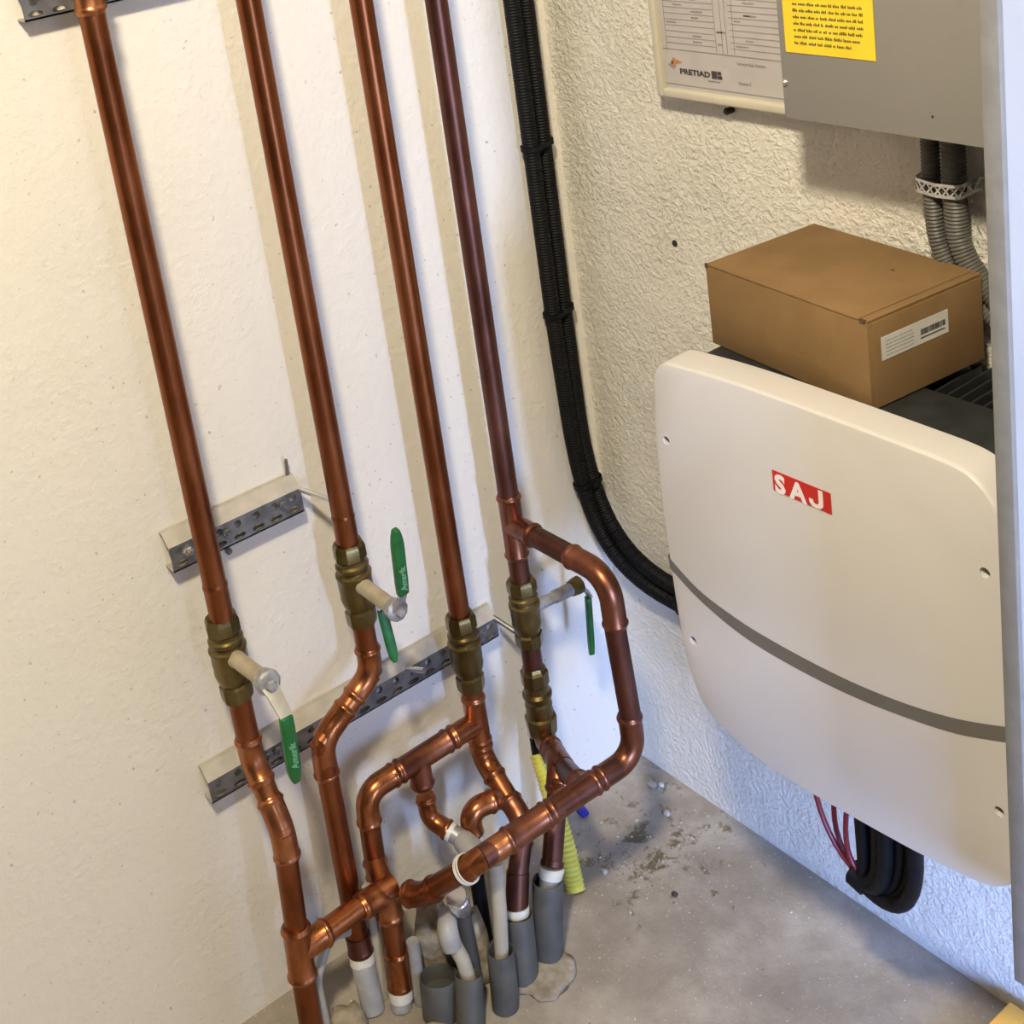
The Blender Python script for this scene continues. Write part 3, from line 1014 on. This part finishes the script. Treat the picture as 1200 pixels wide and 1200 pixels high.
g.add([V(0.2450, yp - .0003, 1.1300), V(0.2545, yp - .0003, 1.1245), V(0.2525, yp - .0003, 1.1305), V(0.2545, yp - .0003, 1.1355)], [(0, 1, 2), (0, 2, 3)])
g.build('sheet_arrow', M['ink_grey'], fr, smooth=False)
g = G()
g.add([V(0.2500, yp - .0003, 1.1340), V(0.2560, yp - .0003, 1.1260), V(0.2580, yp - .0003, 1.1320), V(0.2700, yp - .0003, 1.1345), V(0.2580, yp - .0003, 1.1375), V(0.2545, yp - .0003, 1.1400)], [(0, 1, 2, 3, 4, 5)])
g.build('sheet_arrow', M['rust'], fr, smooth=False)
text_mesh('sheet_line', 'Servicio Key System', 0.0052, wallmat(0.3560, yp - .0003, 1.1395), M['ink_grey'], fr, .0001)
text_mesh('sheet_line', 'Version 2', 0.0048, wallmat(0.3560, yp - .0003, 1.1165), M['ink_grey'], fr, .0001)
text_mesh('sheet_line', 'instalaciones', 0.0038, wallmat(0.3090, yp - .0003, 1.1152), M['ink_grey'], fr, .0001)
tag(lathe(G(), (0.326, 0, 1.079), (0, -1, 0), [(0, .004), (.008, .004), (.010, .0045), (.012, .003)], 10).build('wall_screw', M['dark_hole']), 'dark screw head in the wall right under the framed sheet', 'screw')
tag(lathe(G(), (0.206, 0.0005, 0.888), (0, -1, 0), [(0, .0048), (.0015, .0044), (.0015, .0030), (.0006, .0028)], 12).build('wall_plug', M['dark_hole']), 'dark wall plug in bare plaster between the black conduits and the cardboard box', 'wall plug')

# grey flexible conduits under the cabinet
c1p = [V(0.6115, -0.022, 1.16), V(0.6115, -0.022, 1.04), V(0.6130, -0.022, 1.00)]
c1p += bez(c1p[-1], V(0.616, -0.022, 0.955), V(0.645, -0.022, 0.935), V(0.690, -0.022, 0.90), 12)
c2p = [V(0.6370, -0.020, 1.16), V(0.6370, -0.020, 1.04), V(0.6375, -0.020, 1.00)]
c2p += bez(c2p[-1], V(0.640, -0.020, 0.962), V(0.662, -0.020, 0.945), V(0.715, -0.020, 0.90), 12)
tag(corrugated(G(), c1p, 0.0098, pitch=.0040, amp=.0012).build('flexible_conduit', M['grey_pl']), 'left one of the two grey ribbed conduits hanging under the grey cabinet', 'conduit', 'grey conduits under the cabinet')
tag(corrugated(G(), c2p, 0.0122, pitch=.0040, amp=.0012).build('flexible_conduit', M['grey_pl']), 'right, thicker one of the two grey ribbed conduits hanging under the grey cabinet', 'conduit', 'grey conduits under the cabinet')
cl = thing('pipe_strap', 'perforated white metal strap holding the two grey ribbed conduits to the wall', 'strap', (0.625, -0.03, 1.04))
g = G()
P = fillet([V(0.594, -0.003, 1.043), V(0.598, -0.034, 1.042), V(0.6245, -0.0355, 1.040), V(0.652, -0.034, 1.041), V(0.656, -0.008, 1.044), V(0.674, -0.004, 1.045)], 0.008)
# band with punched holes: alternate open lattice of links
L = arclen(P)
hh = 0.0075
K = 80
for sgn in (-1, 1):
    vv, ff = [], []
    for i in range(K + 1):
        p = at_len(P, L, L[-1] * i / K)
        for dz in (hh * .55 * sgn, hh * sgn):
            vv += [p + V(0, 0, dz)]
    for i in range(K):
        ff.append((2 * i, 2 * i + 1, 2 * i + 3, 2 * i + 2))
    g.add(vv, ff)
vv, ff = [], []
nx = int(L[-1] / 0.0085)
for i in range(nx):
    s_ = (i + .5) * L[-1] / nx
    for (d0, d1_s) in ((-1, 1), (1, -1)):
        a = at_len(P, L, s_ - .0038)
        b = at_len(P, L, s_ + .0038)
        a2 = at_len(P, L, s_ - .0014)
        b2_ = at_len(P, L, s_ + .0062)
        k = len(vv)
        vv += [a + V(0, 0, hh * .6 * d0), a2 + V(0, 0, hh * .6 * d0), b2_ + V(0, 0, hh * .6 * d1_s), b + V(0, 0, hh * .6 * d1_s)]
        ff.append((k, k + 1, k + 2, k + 3))
g.add(vv, ff)
ob = g.build('band', M['zinc_bright'], cl, smooth=False)
sol = ob.modifiers.new('thickness', 'SOLIDIFY')
sol.thickness = 0.0012
lathe(G(), (0.667, -0.001, 1.0445), (0, -1, 0), [(0, .004), (.006, .004), (.006, .0065), (.010, .0065), (.012, .004)], 8).build('screw', M['zinc'], cl)
lathe(G(), (0.592, -0.001, 1.044), (0, -1, 0), [(0, .004), (.004, .004), (.006, .003)], 8).build('screw', M['zinc'], cl)

# ------------------------------------------------------------------ inverter
inv = thing('solar_inverter', 'large wall-mounted inverter with a white front cover, curved grey stripe and red logo', 'inverter', (0.62, 0, 0.42))
# body: core block plus cooling fins at the back
G().box(0.432, 0.812, -0.196, -0.115, 0.450, 0.868).build('body', M['inv_black'], inv, bevel=0.004)
G().box(0.436, 0.808, -0.115, -0.108, 0.45, 0.862).build('back_plate', M['inv_black'], inv, bevel=0.001)
x = 0.436
fin0 = None
while x < 0.808:
    if fin0 is None:
        g = G().box(-0.0013, 0.0013, -0.108, -0.030, 0.455, 0.860)
        fin0 = g.build('cooling_fin', M['inv_black'], None, smooth=False)
        fin0.location.x = x
        fin0.parent = inv
        fin0.matrix_parent_inverse = inv.matrix_world.inverted()
    else:
        f2 = fin0.copy()
        C.objects.link(f2)
        f2.location.x = x
    x += 0.0135
G().box(0.50, 0.74, -0.030, -0.001, 0.50, 0.84).build('wall_bracket', M['zinc'], inv, bevel=0.002)
ol = [(410, 861), (419, 871), (432, 876), (470, 879), (507, 881), (572, 882), (675, 881), (731, 880), (768, 879), (790, 876), (804, 869), (815, 858), (822, 845), (828, 804), (832, 700), (833, 595),
      (832, 502), (829, 476), (821, 458), (806, 445), (785, 437), (718, 427), (640, 421), (584, 418), (539, 418), (500, 421), (470, 428), (448, 438), (431, 453), (418, 475), (410, 505), (404, 560), (400, 631), (398, 710), (399, 770), (404, 825), (406, 848)]


def catmull(P, k=4, closed=True):
    n = len(P)
    out = []
    for i in range(n):
        p0, p1, p2, p3 = P[i - 1], P[i], P[(i + 1) % n], P[(i + 2) % n]
        for j in range(k):
            t = j / k
            out.append(tuple(0.5 * ((2 * p1[c]) + (-p0[c] + p2[c]) * t + (2 * p0[c] - 5 * p1[c] + 4 * p2[c] - p3[c]) * t * t + (-p0[c] + 3 * p1[c] - 3 * p2[c] + p3[c]) * t ** 3) for c in (0, 1)))
    return out


OL = catmull([(a / 1000, b / 1000) for a, b in ol], 4)
n = len(OL)


def inset(OLp, d):
    out = []
    n = len(OLp)
    for i in range(n):
        a, b, c = OLp[i - 1], OLp[i], OLp[(i + 1) % n]
        t = Vector((c[0] - a[0], c[1] - a[1])).normalized()
        # clockwise outline (as listed) -> inward normal
        out.append((b[0] + t.y * d, b[1] - t.x * d))
    return out


holes = ((0.418, 0.781), (0.8075, 0.783), (0.4265, 0.533), (0.8125, 0.536))
secs = [(-0.199, 0.004), (-0.199, 0), (-0.2345, 0.000), (-0.2375, 0.0008), (-0.2393, 0.0022), (-0.240, 0.0045)]
vv, ff = [], []
for y, d in secs:
    for p in inset(OL, d):
        vv.append(V(p[0], y, p[1]))
for s_ in range(len(secs) - 1):
    for i in range(n):
        j = (i + 1) % n
        ff.append((s_ * n + i, s_ * n + j, (s_ + 1) * n + j, (s_ + 1) * n + i))
ff.append(tuple(range(n))[::-1])
# front plate with four real screw recesses
bm = bmesh.new()
rim = [bm.verts.new((p[0], -0.240, p[1])) for p in inset(OL, 0.0045)]
ed = [bm.edges.new((rim[i], rim[(i + 1) % n])) for i in range(n)]
KH = 20
for hx, hz in holes:
    rg = [bm.verts.new((hx + .0052 * math.cos(2 * math.pi * k / KH), -0.240, hz + .0052 * math.sin(2 * math.pi * k / KH))) for k in range(KH)]
    ed += [bm.edges.new((rg[k], rg[(k + 1) % KH])) for k in range(KH)]
bmesh.ops.triangle_fill(bm, edges=ed, use_beauty=True)
bm.verts.ensure_lookup_table()
bm.verts.index_update()
gg = G()
gg.add(vv, ff)
gg.add([v.co[:] for v in bm.verts], [tuple(v.index for v in f.verts) for f in bm.faces])
bm.free()
for hx, hz in holes:
    r1 = [V(hx + .0052 * math.cos(2 * math.pi * k / KH), yy_, hz + .0052 * math.sin(2 * math.pi * k / KH)) for yy_ in (-.240, -.2305) for k in range(KH)]
    gg.add(r1, [(k, (k + 1) % KH, KH + (k + 1) % KH, KH + k) for k in range(KH)] + [tuple(range(KH, 2 * KH))])
me = bpy.data.meshes.new('front_cover')
me.from_pydata(gg.v, [], gg.f)
bm = bmesh.new()
bm.from_mesh(me)
bmesh.ops.remove_doubles(bm, verts=bm.verts, dist=1e-6)
bmesh.ops.recalc_face_normals(bm, faces=bm.faces)
bm.to_mesh(me)
bm.free()
me.shade_smooth()
me.set_sharp_from_angle(angle=math.radians(30))
cover = link_mesh('front_cover', me, M['inv_white'], inv)
for hx, hz in holes:
    lathe(G(), (hx, -0.2295, hz), (0, -1, 0), [(0, .0045), (.0015, .0045), (.0022, .0030)], 12).build('cover_screw', M['inv_black'], inv)
# stripe
top = [(400.5, 631), (442, 608), (489, 597), (535, 592), (601, 591), (661, 594), (719, 602), (773, 615), (829.5, 636)]
bot = [(401.5, 616), (440, 596), (487, 581), (533, 574), (599, 573), (660, 577), (719, 586), (772, 598), (831, 620)]


def dense(P):
    P = [(2 * P[0][0] - P[1][0], 2 * P[0][1] - P[1][1])] + P + [(2 * P[-1][0] - P[-2][0], 2 * P[-1][1] - P[-2][1])]
    out = []
    for i in range(1, len(P) - 2):
        for j in range(5):
            t = j / 5
            out.append(tuple(0.5 * ((2 * P[i][c]) + (-P[i - 1][c] + P[i + 1][c]) * t + (2 * P[i - 1][c] - 5 * P[i][c] + 4 * P[i + 1][c] - P[i + 2][c]) * t * t + (-P[i - 1][c] + 3 * P[i][c] - 3 * P[i + 1][c] + P[i + 2][c]) * t ** 3) for c in (0, 1)))
    out.append(P[-2])
    return out


T, Bm = dense(top), dense(bot)
vv, ff = [], []
for a, b in zip(T, Bm):
    vv += [V(a[0] / 1000, -0.2403, a[1] / 1000), V(b[0] / 1000, -0.2403, b[1] / 1000)]
for i in range(len(T) - 1):
    ff.append((2 * i, 2 * i + 1, 2 * i + 3, 2 * i + 2))
# wrap the stripe round the left rim
k = len(vv)
vv += [V(0.3988, -0.2370, 0.6318), V(0.3998, -0.2370, 0.6165), V(0.3985, -0.2020, 0.6320), V(0.3995, -0.2020, 0.6168)]
ff += [(0, k, k + 1, 1), (k, k + 2, k + 3, k + 1)]
so = G().add(vv, ff).build('stripe', M['stripe'], inv, smooth=False)
# logo
lg = G().box(0.5695, 0.6420, -0.2406, -0.2400, 0.7765, 0.7995).build('logo_plate', M['red'], inv, smooth=False)
text_mesh('logo_text', 'S', 0.0275, wallmat(0.5722, -0.2407, 0.7768), M['white_print'], lg, .0001, 0, .0013, 1.0)
text_mesh('logo_text', 'A', 0.0275, wallmat(0.5915, -0.2407, 0.7768), M['white_print'], lg, .0001, 0, .0011, 1.05)
g = G()
jz = [(0.0120, .0215), (0.0120, .0070), (0.0105, .0048), (0.0075, .0045), (0.0052, .0062), (0.0052, .0085), (0.0000, .0085), (0.0004, .0040), (0.0036, .0006), (0.0090, .0000), (0.0140, .0010), (0.0172, .0042), (0.0176, .0085), (0.0176, .0215)]
kk = len(jz)
g.add([V(0.6150 + a, yq, 0.7768 + b) for yq in (-.2408, -.2405) for a, b in jz], [(0, 1, kk - 2, kk - 1), (1, 2, kk - 3, kk - 2), (2, 3, kk - 4, kk - 3), (3, 4, kk - 6, kk - 5, kk - 4), (4, 5, 6, 7, 8)])
g.build('logo_text', M['white_print'], lg, smooth=False)
# cables below the inverter
for k, (P, lab) in enumerate((
        ([V(0.505, -0.15, 0.46), V(0.506, -0.150, 0.330)] + bez(V(0.506, -.15, .33), V(0.510, -.15, .29), V(0.530, -.152, .25), V(0.568, -.150, .236), 8), 'leftmost red wire hanging out below the inverter'),
        ([V(0.530, -0.145, 0.46), V(0.530, -0.145, 0.320)] + bez(V(0.530, -.145, .32), V(0.527, -.147, .28), V(0.536, -.150, .25), V(0.570, -.150, .241), 8), 'middle red wire hanging out below the inverter'),
        ([V(0.556, -0.150, 0.46), V(0.555, -0.152, 0.330)] + bez(V(0.555, -.152, .33), V(0.549, -.155, .285), V(0.550, -.156, .25), V(0.575, -.153, .246), 8), 'red wire nearest the black cable loop below the inverter'))):
    tag(sweep(G(), P, 0.0031, 10).build('red_wire', M['red_wire']), lab, 'wire', 'red wires below the inverter')
bun = thing('cable_bundle', 'thick black cable loop hanging under the inverter, swallowing the red wires', 'cable', (0.6, -0.15, 0.23))
for i in range(7):
    t = i / 6
    top_p = V(0.573 + 0.078 * t, -0.150 + 0.010 * math.sin(i * 2.1), 0.46)
    mid = V(0.573 + 0.076 * t, -0.150 + 0.008 * math.sin(i * 1.7), 0.335)
    end = V(0.556 + 0.003 * t, -0.152 + 0.004 * math.cos(i * 2), 0.243 - 0.010 * t)
    P = [top_p, mid] + bez(mid, V(mid.x, mid.y, 0.262 - 0.040 * t), V(0.578 + 0.022 * t, mid.y, 0.242 - 0.020 * t), end, 12)
    sweep(G(), P, 0.0088, 12).build('black_cable', M['black_pl'], bun)
sweep(G(), [V(0.553, -0.152, 0.238), V(0.575, -0.152, 0.232)], [(0, .009), (.003, .0125), (.0228, .0125)], 14).build('gland', M['black_pl'], bun)

# ------------------------------------------------------------------ cardboard box on top
bx = thing('cardboard_box', 'brown cardboard box with a white label, standing on top of the inverter', 'box', (0.5485, -0.095, 0.869))
mt = Matrix.Translation(V(0.5485, -0.098, 0.869)) @ Matrix.Rotation(math.atan2(-0.026, 0.231), 4, 'Z')
W2, D2, HH = 0.1165, 0.0785, 0.093
G().box(-W2, W2, -D2, D2, 0, HH - .0025, mt).build('box_body', M['cardboard'], bx, bevel=0.0012)
G().box(-W2 + .001, W2 - .011, -D2, D2, HH - .0022, HH, mt).build('lid', M['cardboard'], bx, bevel=0.0006)
G().box(W2 - .0100, W2, -D2 + .001, D2 - .001, HH - .0025, HH - .0002, mt).build('lid_tuck_flap', M['cardboard'], bx, bevel=0.0006)
G().box(W2 - .0002, W2 + .0008, -D2 + .006, D2 - .002, .001, HH - .004, mt).build('side_flap', M['cardboard'], bx, bevel=0.0004)
g = G()
g.box(W2 - .009, W2 - .002, -D2 - .0004, -D2 + .002, HH - .004, HH + .0003, mt)
g.box(-W2 - .0004, -W2 + .004, -D2 - .0004, -D2 + .002, HH - .005, HH + .0002, mt)
g.box(W2 - .0115, W2 - .0099, -D2 + .004, D2 - .003, HH - .003, HH - .0014, mt)
g.box(W2 - .012, W2 - .002, -D2 - .0004, -D2 + .0015, 0.0, .0025, mt)
g.box(.045, .049, .028, .031, HH - .002, HH + .0003, mt)
g.build('cut_notches', M['cardboard_in'], bx, smooth=False)
lab = G().box(W2 + .0009, W2 + .0013, -D2 + .016, -D2 + .106, .0475, .0715, mt).build('shipping_label', M['label_w'], bx, smooth=False)
g = G()
rnd = random.Random(9)
yy = -D2 + .068
while yy < -D2 + .101:
    wb = rnd.choice((.0005, .0008, .0013))
    g.box(W2 + .0013, W2 + .0015, yy, yy + wb, .0565, .0625, mt)
    yy += wb + rnd.choice((.0004, .0007))
g.box(W2 + .0013, W2 + .0015, -D2 + .068, -D2 + .101, .0528, .0540, mt)
g.build('barcode', M['ink'], lab, smooth=False)
g = G()
for k in range(5):
    yy = -D2 + .022
    while yy < -D2 + .058:
        ww = rnd.uniform(.001, .004)
        g.box(W2 + .0013, W2 + .0015, yy, yy + ww, .051 + .0037 * k, .0518 + .0037 * k, mt)
        yy += ww + .001
g.build('label_text', M['ink_grey'], lab, smooth=False)

# ------------------------------------------------------------------ open door at the right edge
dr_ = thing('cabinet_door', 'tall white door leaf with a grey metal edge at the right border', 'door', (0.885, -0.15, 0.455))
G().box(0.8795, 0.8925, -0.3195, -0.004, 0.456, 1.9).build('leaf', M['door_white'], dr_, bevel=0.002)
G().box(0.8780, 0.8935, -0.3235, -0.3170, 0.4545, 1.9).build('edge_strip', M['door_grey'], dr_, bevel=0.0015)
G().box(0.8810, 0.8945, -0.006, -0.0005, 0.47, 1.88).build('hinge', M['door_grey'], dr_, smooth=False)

# ------------------------------------------------------------------ floor pipes, sleeves and clutter


def sleeve(path, r, label, mat='sleeve', hollow=0.02, th=.0022):
    """open-topped tube: outer wall, rim, bore and plug as one connected surface"""
    P = [Vector(p) for p in path]
    d = (P[-1] - P[0]).normalized()
    L = (P[-1] - P[0]).length
    g = G()
    lathe(g, P[0], d, [(0, r), (L - .001, r), (L, r - .0005), (L, r - th + .0004), (L - .001, r - th), (L - hollow, r - th)], 28)
    o = g.build('pipe_sleeve', M[mat])
    return tag(o, label, 'pipe sleeve', 'grey sleeves rising from the floor')


sleeve([V(0.204, -0.352, 0), V(0.200, -0.332, 0.112)], 0.0200, 'dark grey plastic sleeve standing beside the yellow corrugated conduit')
sleeve([V(0.206, -0.394, 0), V(0.192, -0.380, 0.085)], 0.0200, 'dark grey sleeve just right of the open-topped sleeve with the ivory pipe')
sleeve([V(0.221, -0.437, 0), V(0.219, -0.430, 0.083)], 0.0175, 'open-topped dark grey sleeve with the straight ivory pipe inside')
sleeve([V(0.216, -0.489, 0), V(0.200, -0.470, 0.060)], 0.0180, 'leaning dark grey sleeve at the lower edge, holding the bent ivory pipe')
sleeve([V(0.172, -0.502, 0), V(0.166, -0.494, 0.050)], 0.0250, 'short wide dark sleeve left of the leaning grey sleeve')
sleeve([V(0.105, -0.563, 0), V(0.0895, -0.5580, 0.064)], 0.0150, 'pale grey sleeve under the end of the second copper pipe', 'sleeve_lt')
# adapters where copper meets the sleeves
ad = thing('pipe_adapter', 'silver and white adapter in the sleeve beside the yellow conduit', 'pipe fitting', (0.2, -0.33, 0.1))
sweep(G(), [df.lerp(dr, -0.0), V(0.1995, -0.3265, 0.112)], one_bead((df - V(0.1995, -0.3265, 0.112)).length, start=True, r=.0155, b=.0172), 20).build('white_ring', M['white_pl'], ad)
sweep(G(), [V(0.1995, -0.3265, 0.112), V(0.2010, -0.3340, 0.090)], 0.0140, 20).build('metal_barrel', M['sleeve_lt'], ad)
ad = thing('pipe_adapter', 'silver and white press adapter under the dark copper drop of the third pipe', 'pipe fitting', (0.19, -0.378, 0.08))
q0, q1, q2 = V(0.186, -0.376, 0.090), V(0.1885, -0.378, 0.080), V(0.192, -0.381, 0.055)
sweep(G(), [q0, q1], .0162, 20).build('white_ring', M['white_pl'], ad)
sweep(G(), [q1, q2], [(0, .0135), (.02, .0135), (.0268, .0148)], 20).build('metal_barrel', M['sleeve_lt'], ad)
# ivory pipes
P = [V(0.215, -0.414, 0.205)] + [V(0.2165, -0.4200, 0.14), V(0.219, -0.4300, 0.068)]
tag(sweep(G(), P, 0.0092, 18).build('ivory_pipe', M['white_pipe']), 'straight ivory plastic pipe dropping into the open-topped grey sleeve', 'pipe', 'ivory pipes at the floor')
ip = thing('ivory_pipe', 'bent ivory plastic pipe with a pale elbow on top, leaning into a sleeve', 'pipe', (0.2, -0.47, 0.06), 'ivory pipes at the floor')
P = fillet([V(0.165, -0.468, 0.120), V(0.182, -0.480, 0.122), V(0.195, -0.472, 0.080), V(0.200, -0.470, 0.045)], 0.02)
sweep(G(), P, 0.0094, 18).build('hose', M['white_pipe'], ip)
sweep(G(), fillet([V(0.160, -0.462, 0.122), V(0.182, -0.480, 0.124), V(0.187, -0.479, 0.100)], 0.012), [(0, .0120), (.03, .0135), (.060, .0120)], 18).build('elbow_collar', M['sleeve_lt'], ip)
# grey union and ball next to the small copper connection
un = thing('pipe_union', 'white and grey union at the end of the short copper branch in the middle', 'pipe fitting', (0.13, -0.4, 0.17))
sweep(G(), [V(0.098, -0.411, 0.181), V(0.108, -0.4067, 0.1765)], .0128, 20).build('white_ring', M['white_pl'], un)
sweep(G(), [V(0.107, -0.4070, 0.177), V(0.118, -0.4020, 0.172)], .0118, 20).build('metal_barrel', M['lever_grey'], un)
sweep(G(), [V(0.117, -0.4025, 0.1725), V(0.150, -0.398, 0.160)], [(0, .012), (.006, .0145), (.024, .0160), (.0345, .0125)], 22).build('grey_collar', M['sleeve_lt'], un)
sweep(G(), [V(0.148, -0.398, 0.161), V(0.153, -0.3975, 0.158)], .0148, 20).build('black_seal', M['black_pl'], un)
un = thing('pipe_union', 'grey-white union under the small downward copper elbow behind the low loop', 'pipe fitting', (0.115, -0.383, 0.13))
sweep(G(), [V(0.1135, -0.3815, 0.153), V(0.1150, -0.3850, 0.125)], [(0, .013), (.01, .013), (.012, .0145), (.028, .0135)], 20).build('grey_collar', M['sleeve_lt'], un)
sweep(G(), [V(0.1150, -0.3850, 0.126), V(0.118, -0.390, 0.0)], .010, 16).build('black_pipe', M['black_pl'], un)
# fitting under the loop's end bend
un = thing('pipe_union', 'silver union just under the copper bend tied with white string', 'pipe fitting', (0.19, -0.45, 0.12))
sweep(G(), [V(0.188, -0.462, 0.168), V(0.180, -0.452, 0.135)], [(0, .0125), (.006, .0125), (.008, .014), (.02, .014), (.022, .0118), (.035, .0118)], 20).build('metal_barrel', M['zinc_bright'], un)
sweep(G(), [V(0.180, -0.452, 0.136), V(0.176, -0.448, 0.0)], .0095, 16).build('grey_pipe', M['sleeve'], un)
# pale hose arching behind riser one
P = fillet([V(0.098, -0.572, 0.128), V(0.100, -0.600, 0.142), V(0.112, -0.633, 0.105), V(0.118, -0.635, 0.045), V(0.120, -0.636, 0.0)], 0.03)
tag(sweep(G(), P, 0.0062, 14).build('hose', M['sleeve_lt']), 'thin pale hose arching to the floor just right of the leftmost copper pipe', 'hose')
P = fillet([V(0.098, -0.540, 0.0), V(0.092, -0.535, 0.09), V(0.085, -0.530, 0.16)], 0.03)
tag(sweep(G(), P, 0.0070, 14).build('hose', M['white_pipe']), 'pale upright hose between the second copper pipe and the down-turned elbow', 'hose')
P = [V(0.139, -0.512, 0.0), V(0.134, -0.505, 0.09)]
tag(sweep(G(), P, 0.0085, 14).build('hose', M['sleeve_lt']), 'short pale grey pipe just right of the down-turned copper elbow', 'pipe')
# yellow corrugated conduit
P = fillet([V(0.046, -0.212, 0.150), V(0.075, -0.222, 0.105), V(0.122, -0.240, 0.045), V(0.146, -0.252, 0.0)], 0.12)
yc = corrugated(G(), P, 0.0138, pitch=.0062, amp=.0016, n=20).build('yellow_conduit', M['yellow_cond'])
tag(yc, 'yellow corrugated conduit rising from the floor behind the rightmost copper pipe', 'conduit')
bc = thing('cable_gland', 'black gland with a white ring plugged into the top of the yellow conduit', 'cable gland', (0.045, -0.21, 0.155))
sweep(G(), [V(0.046, -0.212, 0.148), V(0.046, -0.212, 0.185)], .0105, 16).build('black_plug', M['black_pl'], bc)
sweep(G(), [V(0.046, -0.212, 0.184), V(0.046, -0.212, 0.192)], .013, 16).build('white_ring', M['white_pl'], bc)
sweep(G(), [V(0.046, -0.212, 0.192), V(0.044, -0.208, 0.215)], .011, 16).build('grey_cap', M['zinc'], bc)


def lump(name, c, r, label, mat='mortar', seed=0, sq=0.6, sub=3, cat='mortar lump', group=None):
    bm = bmesh.new()
    bmesh.ops.create_icosphere(bm, subdivisions=sub, radius=1)
    for v in bm.verts:
        p = v.co.copy()
        k = 1 + 0.35 * noise.noise(p * 1.6 + V(seed, 0, 0)) + 0.16 * noise.noise(p * 4 + V(0, seed, 0))
        v.co = V(p.x * r[0], p.y * r[1], p.z * r[2]) * k
        if v.co.z < -r[2] * .35:
            v.co.z = -r[2] * .35
    bmesh.ops.translate(bm, verts=bm.verts, vec=Vector(c) + V(0, 0, r[2] * .35))
    me = bpy.data.meshes.new(name)
    bm.to_mesh(me)
    bm.free()
    me.shade_smooth()
    return tag(link_mesh(name, me, M[mat]), label, cat, group)


lump('mortar_lump', (0.212, -0.372, 0), (0.044, 0.040, 0.008), 'beige mortar crust around the feet of the two dark grey sleeves', seed=1)
lump('mortar_lump', (0.112, -0.462, 0.0), (0.026, 0.030, 0.085), 'pale plaster lump piled up behind the wide dark sleeve', seed=4)
lump('mortar_lump', (0.150, -0.430, 0.0), (0.030, 0.022, 0.075), 'brownish mortar lump behind the open-topped sleeve', seed=6)
lump('mortar_lump', (0.200, -0.535, 0.0), (0.026, 0.024, 0.012), 'flat beige mortar lump in front of the wide dark sleeve', seed=9)
lump('mortar_lump', (0.105, -0.600, 0.0), (0.028, 0.026, 0.016), 'beige mortar lump at the lower edge right of the leftmost pipe', seed=13)
# small things on the floor
bt = G()
bt.add([V(-.011, -.006, .002), V(.010, -.009, .001), V(.012, .006, .001), V(-.006, .009, .004), V(-.011, -.006, .006), V(.010, -.009, .006), V(.012, .006, .007), V(-.006, .009, .009)],
       [(0, 3, 2, 1), (4, 5, 6, 7), (0, 1, 5, 4), (1, 2, 6, 5), (2, 3, 7, 6), (3, 0, 4, 7)])
bt.v = [(a * .85 + 0.040, b * .85 - 0.147, c) for a, b, c in bt.v]
tag(bt.build('plastic_scrap', M['blue'], None, bevel=0.0012), 'small blue plastic scrap on the floor right of the yellow conduit', 'scrap')
for k, (x, y, r, mt_, lb_) in enumerate(((0.083, -0.026, 0.005, 'white_pl', 'white plaster crumb on the floor in the corner'),
                                        (0.071, -0.034, 0.010, 'mortar', 'beige plaster flake beside the white crumb in the corner'),
                                        (0.148, -0.200, 0.006, 'crumb', 'brown crumb on the floor right of the foot of the yellow conduit'),
                                        (0.245, -0.160, 0.005, 'dark_hole', 'dark crumb alone on the floor between the sleeves and the right wall'),
                                        (0.130, -0.062, 0.007, 'crumb', 'olive-brown crumb in the debris patch nearest the inverter side'),
                                        (0.224, -0.345, 0.006, 'crumb', 'brown chip just right of the sleeve beside the yellow conduit'))):
    lump('crumb', (x, y, 0), (r, r * .8, r * .6), lb_, mt_, seed=20 + k, sub=2, cat='crumb')
g = G()
rnd = random.Random(11)
for k in range(420):
    if k < 260:
        x, y = rnd.gauss(0.17, 0.06), rnd.gauss(-0.13, 0.06)
    else:
        x, y = rnd.uniform(0.02, 0.75), rnd.uniform(-0.5, -0.005)
    if x < 0.004 or y > -0.004:
        continue
    r = rnd.uniform(0.0006, 0.0022) * (1.3 if k < 60 else 1)
    a = rnd.uniform(0, 6)
    pts = [V(x + r * rnd.uniform(.6, 1.4) * math.cos(a + q * 1.57), y + r * rnd.uniform(.6, 1.4) * math.sin(a + q * 1.57), 0.0) for q in range(4)]
    g.add(pts + [V(x, y, r * .9)], [(0, 1, 4), (1, 2, 4), (2, 3, 4), (3, 0, 4), (3, 2, 1, 0)])
cr = g.build('grit', M['crumb'], smooth=False)
cr['kind'] = 'stuff'
tag(cr, 'fine grit and plaster crumbs scattered over the floor', 'grit')
# orange plastic block at the lower right corner
ob = thing('orange_box', 'flat orange plastic box on the floor at the lower right corner of the picture', 'box', (0.725, -0.08, 0))
G().box(0.662, 0.790, -0.140, -0.018, 0.0, 0.0325).build('box_body', M['orange'], ob, bevel=0.008, seg=4)
G().box(0.666, 0.786, -0.136, -0.022, 0.033, 0.036).build('lid', M['orange'], ob, bevel=0.0025)
